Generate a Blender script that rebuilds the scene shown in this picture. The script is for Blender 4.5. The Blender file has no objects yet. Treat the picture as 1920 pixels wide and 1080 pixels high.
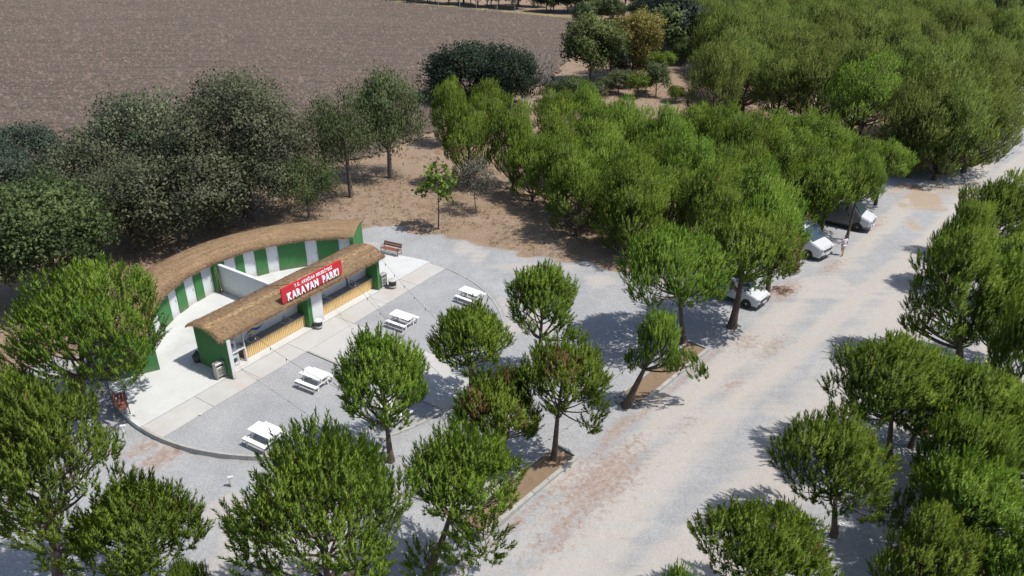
import bpy, bmesh, math, random
import numpy as np
from mathutils import Vector, Matrix, Quaternion
from mathutils.kdtree import KDTree

# ------------------------------------------------------------------ camera, sky, sun, exposure
S = bpy.context.scene
COL = S.collection
F = 1356.0; TILT = math.radians(27.7); ROLL = math.radians(0.74); HC = 23.5
_r = np.array([1., 0, 0]); FW = np.array([0, math.cos(TILT), -math.sin(TILT)]); _u = np.array([0, math.sin(TILT), math.cos(TILT)])
RT = _r*math.cos(ROLL)+_u*math.sin(ROLL); UP = -_r*math.sin(ROLL)+_u*math.cos(ROLL)
cam = bpy.data.cameras.new('camera'); camo = bpy.data.objects.new('camera', cam); COL.objects.link(camo)
cam.sensor_width = 36; cam.lens = F/1920*36; cam.clip_start = .5; cam.clip_end = 6000
M = Matrix([[RT[i], UP[i], -FW[i], 0] for i in range(3)]+[[0, 0, 0, 1]]); M[2][3] = HC
camo.matrix_world = M
S.camera = camo
SUN_AZ, SUN_EL = math.radians(-13), math.radians(62)
TOSUN = Vector((math.cos(SUN_EL)*math.cos(SUN_AZ), math.cos(SUN_EL)*math.sin(SUN_AZ), math.sin(SUN_EL)))
w = bpy.data.worlds.new('World'); S.world = w; w.use_nodes = True
sky = w.node_tree.nodes.new('ShaderNodeTexSky'); sky.sky_type = 'NISHITA'; sky.sun_disc = False
sky.sun_elevation = SUN_EL; sky.sun_rotation = math.radians(90)-SUN_AZ; sky.dust_density = 1.5
bg = w.node_tree.nodes['Background']; bg.inputs[1].default_value = 0.125
w.node_tree.links.new(sky.outputs[0], bg.inputs[0])
sun = bpy.data.lights.new('sun', 'SUN'); suno = bpy.data.objects.new('sun', sun); COL.objects.link(suno)
sun.energy = 4.2; sun.angle = math.radians(.53); sun.color = (1, .96, .89)
suno.rotation_mode = 'QUATERNION'; suno.rotation_quaternion = TOSUN.to_track_quat('Z', 'Y'); suno.location = (30, -10, 60)
S.view_settings.view_transform = 'Standard'; S.view_settings.look = 'None'; S.view_settings.gamma = 1
S.view_settings.use_curve_mapping = False; S.view_settings.exposure = 0.35
S.render.engine = 'CYCLES'

# ------------------------------------------------------------------ pixels of the 1920x1080 photograph to places
def ray(x, y): return RT*(x-960)/F+FW+UP*(540-y)/F
def gp(x, y, z=0.):
    d = ray(x, y); t = (z-HC)/d[2]; P = d*t; P[2] += HC; return P
def proj(P):
    d = np.array(P, float)-np.array([0, 0, HC]); z = d@FW
    return 960+F*(d@RT)/z, 540-F*(d@UP)/z
def height_at(P, yt):
    lo, hi = 0., 40.
    for _ in range(30):
        m = (lo+hi)/2
        if proj(P+np.array([0, 0, m]))[1] > yt: lo = m
        else: hi = m
    return lo
def mpp(P): return float((np.array(P)-np.array([0, 0, HC]))@FW)/F     # metres per photo pixel
UA = math.radians(57.5); U = np.array([math.cos(UA), math.sin(UA)]); N = np.array([math.sin(UA), -math.cos(UA)])
O = gp(438.9, 711.9)[:2]
CU, CN, CR = 6.3, 0., 11.7           # the round terrace
def W(u, n, z=0.): p = O+u*U+n*N; return Vector((p[0], p[1], z))
RD = np.array([math.cos(math.radians(48.8)), math.sin(math.radians(48.8))]); RP = np.array([RD[1], -RD[0]])   # along / across the road
rng = np.random.default_rng(7); random.seed(7)

# ------------------------------------------------------------------ noise in numpy
def vnoise(x, y, seed=0):
    xi = np.floor(x).astype(np.int64); yi = np.floor(y).astype(np.int64); fx = x-xi; fy = y-yi
    fx = fx*fx*(3-2*fx); fy = fy*fy*(3-2*fy)
    def h(a, b):
        v = (a*374761393+b*668265263+seed*974711) & 0x7fffffff
        v = ((v ^ (v >> 13))*1274126177) & 0x7fffffff
        return ((v ^ (v >> 16)) & 0xffff)/65535.
    return (h(xi, yi)*(1-fx)+h(xi+1, yi)*fx)*(1-fy)+(h(xi, yi+1)*(1-fx)+h(xi+1, yi+1)*fx)*fy
def fbm(x, y, seed=0, o=4):
    s = 0; a = .5
    for i in range(o): s = s+a*vnoise(x, y, seed+i*17); x = x*2.03; y = y*2.03; a *= .5
    return s/(1-.5**o)
def sst(a, b, v): t = np.clip((v-a)/(b-a), 0, 1); return t*t*(3-2*t)
_TAB = {}
def sn(x, y, seed=0):                 # one value, from a noise table
    if seed not in _TAB:
        g = np.arange(256)/8.; _TAB[seed] = fbm(*np.meshgrid(g, g, indexing='ij'), seed).tolist()
    t = _TAB[seed]; x = abs(x)*8 % 254; y = abs(y)*8 % 254; i = int(x); j = int(y); fx = x-i; fy = y-j
    return (t[i][j]*(1-fx)+t[i+1][j]*fx)*(1-fy)+(t[i][j+1]*(1-fx)+t[i+1][j+1]*fx)*fy
def poly_sd(px, py, poly):           # signed distance, positive inside
    poly = np.array(poly, float); d = np.full(px.shape, 1e9); ins = np.zeros(px.shape, bool)
    for i in range(len(poly)):
        a, b = poly[i], poly[(i+1) % len(poly)]
        e = b-a; wx, wy = px-a[0], py-a[1]
        t = np.clip((wx*e[0]+wy*e[1])/(e@e), 0, 1)
        d = np.minimum(d, np.hypot(wx-t*e[0], wy-t*e[1]))
        c = (a[1] > py) != (b[1] > py)
        with np.errstate(divide='ignore', invalid='ignore'):
            xi = a[0]+(py-a[1])/(b[1]-a[1])*e[0] if b[1] != a[1] else np.full(px.shape, -1e9)
        ins ^= c & (px < xi)
    return np.where(ins, d, -d)

# ------------------------------------------------------------------ materials
def new_mat(name):
    m = bpy.data.materials.new(name); m.use_nodes = True
    return m, m.node_tree.nodes, m.node_tree.links, m.node_tree.nodes['Principled BSDF']
def mixc(nt, lk, fac, a, b, mode='MIX'):
    n = nt.new('ShaderNodeMix'); n.data_type = 'RGBA'; n.blend_type = mode
    for s, v in ((n.inputs[0], fac), (n.inputs[6], a), (n.inputs[7], b)):
        if hasattr(v, 'links'): lk.new(v, s)
        elif isinstance(v, (int, float)): s.default_value = v
        else: s.default_value = (*v, 1)
    return n.outputs[2]
def noise(nt, lk, scale, detail=4, rough=.55, vec=None, stretch=None, coord='Object'):
    n = nt.new('ShaderNodeTexNoise'); n.inputs['Scale'].default_value = scale; n.inputs['Detail'].default_value = detail; n.inputs['Roughness'].default_value = rough
    if vec is None:
        tc = nt.new('ShaderNodeTexCoord'); vec = tc.outputs[coord]
    if stretch:
        mp = nt.new('ShaderNodeMapping'); mp.inputs['Scale'].default_value = stretch[:3]
        if len(stretch) > 3: mp.inputs['Rotation'].default_value = (0, 0, stretch[3])
        lk.new(vec, mp.inputs[0]); vec = mp.outputs[0]
    lk.new(vec, n.inputs['Vector']); return n.outputs['Fac']
def ramp(nt, lk, v, a, b):
    n = nt.new('ShaderNodeMapRange'); n.inputs[1].default_value = a; n.inputs[2].default_value = b; n.clamp = True
    lk.new(v, n.inputs[0]); return n.outputs[0]
def pm(name, c1, c2=None, scale=6, rough=.7, bump=0, bscale=None, stretch=None, metal=0, spec=.4, c3=None, c3scale=1.2):
    m, nt, lk, B = new_mat(name)
    B.inputs['Roughness'].default_value = rough; B.inputs['Metallic'].default_value = metal; B.inputs['Specular IOR Level'].default_value = spec
    if c2 is None: c2 = tuple(x*.86 for x in c1)
    v = ramp(nt, lk, noise(nt, lk, scale, 5, .6, stretch=stretch), .3, .7)
    c = mixc(nt, lk, v, c1, c2)
    if c3: c = mixc(nt, lk, ramp(nt, lk, noise(nt, lk, c3scale, 4, .6), .52, .75), c, c3)
    lk.new(c, B.inputs['Base Color'])
    if bump:
        b = nt.new('ShaderNodeBump'); b.inputs['Strength'].default_value = bump; b.inputs['Distance'].default_value = .03
        lk.new(noise(nt, lk, bscale or scale*3, 4, .6, stretch=stretch), b.inputs['Height']); lk.new(b.outputs[0], B.inputs['Normal'])
    return m
MT = {}
def splash(m, col=(.30, .25, .2), z=.45):
    nt = m.node_tree.nodes; lk = m.node_tree.links; B = nt['Principled BSDF']; src = B.inputs['Base Color'].links[0].from_socket
    tc = nt.new('ShaderNodeTexCoord'); sp = nt.new('ShaderNodeSeparateXYZ'); lk.new(tc.outputs['Object'], sp.inputs[0])
    a = nt.new('ShaderNodeMath'); a.operation = 'MULTIPLY_ADD'; lk.new(noise(nt, lk, 2.2, 6, .7, tc.outputs['Object']), a.inputs[0]); a.inputs[1].default_value = -1.1; lk.new(sp.outputs[2], a.inputs[2])
    st = noise(nt, lk, 1, 4, .65, tc.outputs['Object'], (5, 5, .5)); c = mixc(nt, lk, ramp(nt, lk, st, .56, .85), src, tuple(x*.8 for x in col)); 
    f = ramp(nt, lk, a.outputs[0], z-.45, -.55); g = nt.new('ShaderNodeMath'); g.operation = 'MULTIPLY'; lk.new(f, g.inputs[0]); g.inputs[1].default_value = .55
    h_ = nt.new('ShaderNodeMix'); h_.data_type = 'RGBA'; h_.inputs[0].default_value = .22; lk.new(src, h_.inputs[6]); lk.new(c, h_.inputs[7])
    lk.new(mixc(nt, lk, g.outputs[0], h_.outputs[2], col), B.inputs['Base Color']); return m
MT['green'] = pm('green_paint', (.045, .175, .052), (.040, .155, .046), 1.3, .75, .08, 30)
MT['white'] = pm('white_paint', (.62, .63, .64), (.57, .58, .59), 1.5, .6, .05, 30)
MT['wplank'] = pm('white_painted_wood', (.72, .72, .71), (.6, .6, .585), 5, .55, .12, 40, (1, 12, 12))
MT['door'] = pm('white_door', (.62, .645, .67), (.58, .60, .625), 1.2, .45)
MT['slat'] = pm('pine_slat', (.70, .50, .235), (.62, .43, .19), 3, .6, .15, 30, (6, 6, .7))
MT['counter'] = pm('grey_counter', (.20, .205, .20), (.16, .165, .16), 8, .4)
MT['steel'] = pm('steel', (.55, .56, .57), (.48, .49, .5), 4, .35, metal=.8)
MT['steel_sheet'] = pm('brushed_sheet', (.42, .41, .39), (.34, .33, .31), 7, .45, metal=.35)
MT['black'] = pm('black_metal', (.02, .02, .022), (.03, .03, .032), 4, .45)
MT['rubber'] = pm('rubber', (.02, .02, .02), (.028, .028, .028), 9, .85)
MT['plastic_grey'] = pm('grey_plastic', (.45, .46, .45), (.36, .37, .36), 6, .5)
MT['red'] = pm('red_sign', (.50, .022, .032), (.45, .02, .028), 1.5, .45)
MT['letter'] = pm('letter_white', (.82, .83, .86), (.74, .76, .8), 3, .4)
MT['yellow'] = pm('yellow_paint', (.75, .62, .03), (.68, .55, .03), 3, .6)
MT['blue'] = pm('blue_paint', (.03, .04, .3), (.03, .04, .24), 3, .6)
MT['bench_wood'] = pm('bench_wood', (.24, .085, .05), (.17, .06, .035), 5, .55, .1, 40, (1, 10, 10))
MT['board'] = pm('brown_board', (.28, .12, .075), (.2, .085, .05), 5, .6)
MT['glass'] = pm('dark_glass', (.02, .035, .04), (.03, .05, .055), 2, .06, spec=.8)
MT['carwhite'] = pm('car_white', (.52, .53, .55), (.47, .48, .5), 1.5, .25, spec=.6)
MT['cargrey'] = pm('car_grey', (.10, .105, .11), (.085, .09, .095), 1, .3, spec=.6)
MT['carred'] = pm('car_red', (.30, .02, .02), (.26, .018, .018), 1, .3, spec=.6)
MT['lamp'] = pm('lamp_glass', (.6, .63, .66), (.45, .48, .5), 12, .12, spec=.8)
MT['skin'] = pm('skin', (.42, .24, .17), (.38, .21, .15), 8, .6)
MT['shirt'] = pm('shirt', (.66, .62, .70), (.58, .54, .63), 6, .85, .2, 25)
MT['shorts'] = pm('shorts', (.52, .49, .46), (.46, .43, .4), 6, .85)
MT['hair'] = pm('hair', (.03, .022, .018), (.05, .04, .03), 30, .7)
MT['stone'] = pm('stone', (.30, .29, .27), (.2, .19, .175), 5, .85, .5, 18, c3=(.2, .17, .14), c3scale=3)
MT['kerb'] = pm('kerb_concrete', (.36, .35, .33), (.27, .26, .235), 2.5, .85, .3, 25)
MT['bark'] = pm('pine_bark', (.135, .098, .072), (.055, .042, .034), 9, .9, .9, 22, (1, 1, .35))
MT['bark_grey'] = pm('grey_bark', (.18, .155, .13), (.09, .075, .06), 7, .9, .8, 20, (1, 1, .35))
MT['twig'] = pm('dry_twig', (.30, .27, .24), (.2, .18, .16), 9, .9)
MT['deadbranch'] = pm('dead_branch', (.2, .11, .07), (.12, .07, .05), 9, .9)
MT['drygrass'] = pm('dry_blades', (.33, .25, .14), (.17, .12, .07), .6, .9)
MT['wire'] = pm('wire', (.03, .03, .03), (.04, .04, .04), 9, .6)
MT['bulb'] = pm('bulb', (.6, .6, .55), (.5, .5, .45), 9, .2)
MT['drum'] = pm('drum_black', (.025, .025, .027), (.05, .05, .05), 3, .5)

def concrete(name, a, b, stain):
    m, nt, lk, B = new_mat(name); B.inputs['Roughness'].default_value = .85; B.inputs['Specular IOR Level'].default_value = .25
    tc = nt.new('ShaderNodeTexCoord').outputs['Object']
    c = mixc(nt, lk, ramp(nt, lk, noise(nt, lk, .55, 6, .62, tc), .35, .68), a, b)
    c = mixc(nt, lk, ramp(nt, lk, noise(nt, lk, .22, 5, .7, tc, (1, 1, 1)), .54, .72), c, stain)
    c = mixc(nt, lk, ramp(nt, lk, noise(nt, lk, 14, 3, .6, tc), .25, .8), tuple(x*.96 for x in (1, 1, 1)), (1.0, 1.0, 1.0)) if False else c
    sp = ramp(nt, lk, noise(nt, lk, 26, 3, .7, tc), .3, .75)
    c = mixc(nt, lk, 1.0, c, mixc(nt, lk, sp, (.90, .90, .90), (1.05, 1.05, 1.05)), 'MULTIPLY')
    lk.new(c, B.inputs['Base Color'])
    bn = nt.new('ShaderNodeBump'); bn.inputs['Strength'].default_value = .25; bn.inputs['Distance'].default_value = .02
    lk.new(noise(nt, lk, 9, 5, .6, tc), bn.inputs['Height']); lk.new(bn.outputs[0], B.inputs['Normal'])
    return m
MT['pad'] = concrete('terrace_concrete', (.505, .51, .505), (.455, .46, .45), (.40, .395, .385))
MT['strip'] = concrete('path_concrete', (.435, .43, .415), (.385, .378, .36), (.40, .345, .305))

def gravel_nodes(nt, lk, tc):
    big = ramp(nt, lk, noise(nt, lk, .35, 6, .68, tc), .33, .7)
    g = mixc(nt, lk, big, (.275, .278, .284), (.352, .354, .356))
    sp = ramp(nt, lk, noise(nt, lk, 11, 5, .8, tc), .28, .75)
    g = mixc(nt, lk, 1.0, g, mixc(nt, lk, sp, (.62, .63, .66), (1.22, 1.21, 1.19)), 'MULTIPLY')
    return g
def ground_mat(name, zones=True):
    m, nt, lk, B = new_mat(name); B.inputs['Roughness'].default_value = .93; B.inputs['Specular IOR Level'].default_value = .15
    tc = nt.new('ShaderNodeTexCoord').outputs['Object']
    g = gravel_nodes(nt, lk, tc)
    if zones:
        at = nt.new('ShaderNodeAttribute'); at.attribute_name = 'zone'
        sep = nt.new('ShaderNodeSeparateColor'); lk.new(at.outputs['Color'], sep.inputs[0])
        fine = noise(nt, lk, 3.4, 9, .82, tc)
        streak = noise(nt, lk, .9, 5, .65, tc, (.12, 1.6, 1, -math.radians(48.8)))
        def edge(ch, amt, src=fine):
            a = nt.new('ShaderNodeMath'); a.operation = 'MULTIPLY_ADD'; lk.new(src, a.inputs[0]); a.inputs[1].default_value = amt; a.inputs[2].default_value = -amt/2
            s = nt.new('ShaderNodeMath'); s.operation = 'ADD'; lk.new(ch, s.inputs[0]); lk.new(a.outputs[0], s.inputs[1])
            return ramp(nt, lk, s.outputs[0], .32, .68)
        dirt = mixc(nt, lk, ramp(nt, lk, noise(nt, lk, .8, 6, .7, tc), .3, .72), (.245, .178, .125), (.18, .128, .09))
        dirt = mixc(nt, lk, ramp(nt, lk, noise(nt, lk, 5, 5, .75, tc), .45, .78), dirt, (.31, .235, .17))
        dirt = mixc(nt, lk, ramp(nt, lk, noise(nt, lk, .14, 4, .6, tc), .55, .75), dirt, (.235, .185, .125))
        c = mixc(nt, lk, edge(sep.outputs[0], .8), dirt, g)
        sand = mixc(nt, lk, ramp(nt, lk, streak, .35, .68), (.385, .35, .318), (.36, .35, .337))
        sp2 = ramp(nt, lk, noise(nt, lk, 9, 4, .75, tc), .3, .75)
        sand = mixc(nt, lk, 1.0, sand, mixc(nt, lk, sp2, (.86, .85, .84), (1.07, 1.07, 1.07)), 'MULTIPLY')
        c = mixc(nt, lk, edge(sep.outputs[1], 1.1, streak), c, sand)
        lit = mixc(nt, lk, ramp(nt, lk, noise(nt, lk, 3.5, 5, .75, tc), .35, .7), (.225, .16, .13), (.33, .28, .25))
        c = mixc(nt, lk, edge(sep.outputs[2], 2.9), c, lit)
        tan = mixc(nt, lk, ramp(nt, lk, streak, .3, .7), (.285, .22, .16), (.325, .265, .205))
        c = mixc(nt, lk, edge(at.outputs['Alpha'], 1.0), c, tan)
    else: c = g
    lk.new(c, B.inputs['Base Color'])
    b1 = nt.new('ShaderNodeBump'); b1.inputs['Strength'].default_value = .55; b1.inputs['Distance'].default_value = .03
    lk.new(noise(nt, lk, 13, 4, .75, tc), b1.inputs['Height'])
    b2 = nt.new('ShaderNodeBump'); b2.inputs['Strength'].default_value = .5; b2.inputs['Distance'].default_value = .12
    lk.new(noise(nt, lk, 1.4, 5, .6, tc), b2.inputs['Height']); lk.new(b1.outputs[0], b2.inputs['Normal']); lk.new(b2.outputs[0], B.inputs['Normal'])
    return m
MT['ground'] = ground_mat('yard_ground'); MT['gravel'] = ground_mat('bed_gravel', False)
def soil_mat(name, a, b, sc, dist, d=None, stretch=None):
    m, nt, lk, B = new_mat(name); B.inputs['Roughness'].default_value = .95; B.inputs['Specular IOR Level'].default_value = .1
    tc = nt.new('ShaderNodeTexCoord').outputs['Object']
    n1 = noise(nt, lk, sc, 5, .75, tc, stretch)
    c = mixc(nt, lk, ramp(nt, lk, n1, .32, .68), a, b)
    if d: c = mixc(nt, lk, ramp(nt, lk, noise(nt, lk, .045, 5, .6, tc), .38, .68), c, d)
    if name == 'ploughed_soil':
        fur = noise(nt, lk, 1, 4, .6, tc, (.04, 1.1, 1, math.radians(28))); c = mixc(nt, lk, 1.0, c, mixc(nt, lk, ramp(nt, lk, fur, .35, .65), (.80, .79, .78), (1.12, 1.12, 1.12)), 'MULTIPLY')
        c = mixc(nt, lk, ramp(nt, lk, noise(nt, lk, .25, 6, .75, tc), .66, .8), c, (.17, .155, .09))
    lk.new(c, B.inputs['Base Color'])
    bn = nt.new('ShaderNodeBump'); bn.inputs['Strength'].default_value = 1; bn.inputs['Distance'].default_value = dist
    lk.new(n1, bn.inputs['Height']); lk.new(bn.outputs[0], B.inputs['Normal']); return m
MT['field'] = soil_mat('ploughed_soil', (.086, .066, .054), (.172, .136, .112), 3.0, .4, (.138, .109, .089))  # darker first tone paints the shade of pits into the low spots
MT['clod'] = soil_mat('clod_soil', (.105, .082, .067), (.185, .146, .12), 1.6, .08)
MT['terrain'] = soil_mat('far_terrain', (.17, .135, .095), (.14, .105, .072), .3, .2)
MT['verge'] = soil_mat('dry_grass', (.28, .23, .12), (.21, .175, .095), .9, .2, (.17, .15, .08))
MT['track'] = soil_mat('dirt_track', (.33, .275, .21), (.28, .23, .175), .7, .08)
MT['bedsoil'] = soil_mat('bed_soil', (.22, .158, .105), (.18, .128, .085), 2.5, .06)

def leaf_mat(name, dark, mid, light, brown=(.20, .12, .055), trans=.4, rough=.6):
    m, nt, lk, B = new_mat(name); nt.remove(B)
    at = nt.new('ShaderNodeAttribute'); at.attribute_name = 'tint'
    oi = nt.new('ShaderNodeObjectInfo')
    sep = nt.new('ShaderNodeSeparateColor'); lk.new(at.outputs['Color'], sep.inputs[0])
    cr = nt.new('ShaderNodeValToRGB'); e = cr.color_ramp.elements
    e[0].position = 0; e[0].color = (*dark, 1); e[1].position = 1; e[1].color = (*light, 1); q = e.new(.5); q.color = (*mid, 1)
    lk.new(sep.outputs[0], cr.inputs[0])
    hv = nt.new('ShaderNodeHueSaturation'); lk.new(cr.outputs[0], hv.inputs['Color'])
    mr = nt.new('ShaderNodeMapRange'); lk.new(oi.outputs['Random'], mr.inputs[0]); mr.inputs[3].default_value = .486; mr.inputs[4].default_value = .506; lk.new(mr.outputs[0], hv.inputs['Hue'])
    mv = nt.new('ShaderNodeMapRange'); lk.new(oi.outputs['Random'], mv.inputs[0]); mv.inputs[3].default_value = .84; mv.inputs[4].default_value = 1.16; lk.new(mv.outputs[0], hv.inputs['Value'])
    c = mixc(nt, lk, sep.outputs[1], hv.outputs[0], brown)
    d = nt.new('ShaderNodeBsdfPrincipled'); d.inputs['Roughness'].default_value = rough; d.inputs['Specular IOR Level'].default_value = .25; lk.new(c, d.inputs['Base Color'])
    t = nt.new('ShaderNodeBsdfTranslucent'); lk.new(c, t.inputs[0])
    x = nt.new('ShaderNodeMixShader'); x.inputs[0].default_value = trans; lk.new(d.outputs[0], x.inputs[1]); lk.new(t.outputs[0], x.inputs[2])
    lk.new(x.outputs[0], nt['Material Output'].inputs[0]); return m
MT['pine'] = leaf_mat('pine_needles', (.072, .120, .016), (.142, .232, .026), (.235, .335, .042), trans=.42)
MT['pineB'] = leaf_mat('old_pine_needles', (.088, .128, .026), (.148, .202, .036), (.215, .27, .054), trans=.42)
MT['oak'] = leaf_mat('oak_leaves', (.078, .093, .050), (.125, .143, .080), (.19, .208, .125))
MT['dusky'] = leaf_mat('dusky_leaves', (.040, .062, .045), (.066, .092, .066), (.10, .13, .095))
MT['broad'] = leaf_mat('broad_leaves', (.055, .080, .028), (.088, .122, .042), (.142, .178, .064))
MT['feather'] = leaf_mat('feathery_leaves', (.060, .085, .032), (.092, .122, .046), (.14, .17, .07))
MT['darkleaf'] = leaf_mat('dark_leaves', (.020, .040, .022), (.034, .060, .032), (.060, .085, .055))
MT['yellowleaf'] = leaf_mat('yellow_leaves', (.11, .11, .03), (.21, .18, .045), (.30, .25, .07))
MT['bright'] = leaf_mat('bright_leaves', (.09, .15, .02), (.15, .22, .03), (.22, .28, .04), trans=.4)
MT['lightleaf'] = leaf_mat('light_leaves', (.075, .110, .032), (.125, .170, .048), (.19, .235, .075))
MT['greyleaf'] = leaf_mat('grey_leaves', (.12, .12, .095), (.17, .165, .13), (.22, .21, .17))

def thatch_mat():
    m, nt, lk, B = new_mat('thatch'); B.inputs['Roughness'].default_value = .9; B.inputs['Specular IOR Level'].default_value = .15
    at = nt.new('ShaderNodeAttribute'); at.attribute_name = 'uvn'
    n1 = noise(nt, lk, 1, 5, .7, at.outputs['Vector'], (1.1, 1.1, 1))
    n2 = noise(nt, lk, 1, 5, .7, at.outputs['Vector'], (34, 5.0, 1))
    c = mixc(nt, lk, ramp(nt, lk, n1, .3, .7), (.275, .185, .108), (.215, .14, .08))
    c = mixc(nt, lk, ramp(nt, lk, n2, .45, .75), c, (.36, .26, .16))
    c = mixc(nt, lk, ramp(nt, lk, n2, .42, .22), c, (.14, .085, .05))
    n3 = noise(nt, lk, 1, 3, .6, at.outputs['Vector'], (.35, 5.5, 1)); c = mixc(nt, lk, 1.0, c, mixc(nt, lk, ramp(nt, lk, n3, .35, .65), (.78, .76, .74), (1.12, 1.12, 1.12)), 'MULTIPLY')
    lk.new(c, B.inputs['Base Color'])
    bn = nt.new('ShaderNodeBump'); bn.inputs['Strength'].default_value = .9; bn.inputs['Distance'].default_value = .05
    lk.new(n2, bn.inputs['Height']); lk.new(bn.outputs[0], B.inputs['Normal']); return m
MT['thatch'] = thatch_mat()
MT['straw'] = pm('straw', (.31, .215, .125), (.19, .125, .07), 2.5, .9)
MT['straw_light'] = pm('light_straw', (.46, .335, .19), (.38, .26, .14), 3, .9)

splash(MT['green'], (.16, .17, .10)); splash(MT['white']); splash(MT['door'])
# ------------------------------------------------------------------ object helpers
def setp(o, label=None, cat=None, group=None, kind=None):
    for k, v in (('label', label), ('category', cat), ('group', group), ('kind', kind)):
        if v: o[k] = v
    return o
def link(name, me, parent=None, mat=None):
    o = bpy.data.objects.new(name, me); COL.objects.link(o)
    if parent: o.parent = parent
    if mat: me.materials.append(MT[mat] if isinstance(mat, str) else mat)
    return o
def thing(name, label, cat, loc=(0, 0, 0), rz=0, group=None):
    o = bpy.data.objects.new(name, None); COL.objects.link(o); o.location = loc; o.rotation_euler = (0, 0, rz); o.empty_display_size = .3
    return setp(o, label, cat, group)
class MB:
    def __init__(s): s.v = []; s.f = []
    def add(s, vs, fs): k = len(s.v); s.v += [tuple(v) for v in vs]; s.f += [tuple(i+k for i in f) for f in fs]; return s
    def box(s, c, d, rot=None, bev=0):
        cx, cy, cz = c; x, y, z = d[0]/2, d[1]/2, d[2]/2
        if bev:
            b = min(bev, x*.45, y*.45, z*.45); vs = []
            for zz, ins in ((-z, b), (-z+b, 0), (z-b, 0), (z, b)):
                X, Y = x-ins, y-ins
                vs += [(-X, -Y, zz), (X, -Y, zz), (X, Y, zz), (-X, Y, zz)]
            fs = [(3, 2, 1, 0), (12, 13, 14, 15)]
            for l in range(3):
                for i in range(4): a = l*4+i; bb = l*4+(i+1) % 4; fs.append((a, bb, bb+4, a+4))
        else:
            vs = [(-x, -y, -z), (x, -y, -z), (x, y, -z), (-x, y, -z), (-x, -y, z), (x, -y, z), (x, y, z), (-x, y, z)]
            fs = [(3, 2, 1, 0), (4, 5, 6, 7), (0, 1, 5, 4), (1, 2, 6, 5), (2, 3, 7, 6), (3, 0, 4, 7)]
        out = []
        for v in vs:
            v = Vector(v)
            if rot is not None: v = rot @ v
            out.append((v.x+cx, v.y+cy, v.z+cz))
        return s.add(out, fs)
    def beam(s, a, b, wd, ht, bev=0):
        a, b = Vector(a), Vector(b); d = b-a; q = d.to_track_quat('X', 'Z').to_matrix()
        return s.box((a+b)/2, (d.length, wd, ht), q, bev)
    def tube(s, pts, rad, n=8, cap=True):
        pts = [Vector(p) for p in pts]; rad = rad if hasattr(rad, '__len__') else [rad]*len(pts); vs = []; fs = []
        for i, p in enumerate(pts):
            d = (pts[min(i+1, len(pts)-1)]-pts[max(i-1, 0)]).normalized(); r = d.orthogonal().normalized() if abs(d.z) > .95 else d.cross(Vector((0, 0, 1))).normalized(); t = d.cross(r)
            for k in range(n): a = 2*math.pi*k/n; vs.append(p+(r*math.cos(a)+t*math.sin(a))*rad[i])
        for i in range(len(pts)-1):
            for k in range(n): a = i*n+k; b = i*n+(k+1) % n; fs.append((a, b, b+n, a+n))
        if cap: fs += [tuple(range(n-1, -1, -1)), tuple((len(pts)-1)*n+k for k in range(n))]
        return s.add(vs, fs)
    def lathe(s, prof, c=(0, 0, 0), n=20, axis='z'):
        vs = []; fs = []
        for r, z in prof:
            for k in range(n):
                a = 2*math.pi*k/n; x, y = r*math.cos(a), r*math.sin(a)
                vs.append((c[0]+x, c[1]+y, c[2]+z) if axis == 'z' else (c[0]+x, c[1]+z, c[2]+y))
        for i in range(len(prof)-1):
            for k in range(n): a = i*n+k; b = i*n+(k+1) % n; fs.append((a, b, b+n, a+n) if axis == 'z' else (a+n, b+n, b, a))
        return s.add(vs, fs)
    def prism(s, poly, z0, z1):
        k = len(poly); vs = [(x, y, z0) for x, y in poly]+[(x, y, z1) for x, y in poly]
        return s.add(vs, [tuple(range(k-1, -1, -1)), tuple(range(k, 2*k))]+[(i, (i+1) % k, (i+1) % k+k, i+k) for i in range(k)])
    def make(s, name, mat, parent=None, smooth=False):
        me = bpy.data.meshes.new(name); me.from_pydata(s.v, [], s.f); me.update()
        bm = bmesh.new(); bm.from_mesh(me); bmesh.ops.recalc_face_normals(bm, faces=bm.faces); bm.to_mesh(me); bm.free()
        if smooth:
            me.polygons.foreach_set('use_smooth', [True]*len(me.polygons)); me.set_sharp_from_angle(angle=math.radians(40))
        return link(name, me, parent, mat)
def np_mesh(name, V, T, tint=None):
    V = np.asarray(V, np.float32); T = np.asarray(T, np.int32); k = T.shape[1]
    me = bpy.data.meshes.new(name); me.vertices.add(len(V)); me.vertices.foreach_set('co', V.ravel())
    me.loops.add(T.size); me.loops.foreach_set('vertex_index', T.ravel())
    me.polygons.add(len(T)); me.polygons.foreach_set('loop_start', np.arange(0, T.size, k, dtype=np.int32))
    if tint is not None:
        a = me.attributes.new('tint', 'FLOAT_COLOR', 'POINT'); c = np.ones((len(V), 4), np.float32); c[:, :tint.shape[1]] = tint; a.data.foreach_set('color', c.ravel())
    me.update(calc_edges=True); return me
def shade(me): me.polygons.foreach_set('use_smooth', np.ones(len(me.polygons), bool)); return me

# ================================================================== THE SETTING
# far terrain
setp(link('terrain', np_mesh('terrain', [(-3000, -400, -.75), (3000, -400, -.75), (3000, 4000, -.75), (-3000, 4000, -.75)], [(0, 1, 2, 3)]), mat='terrain'), kind='structure')
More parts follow.
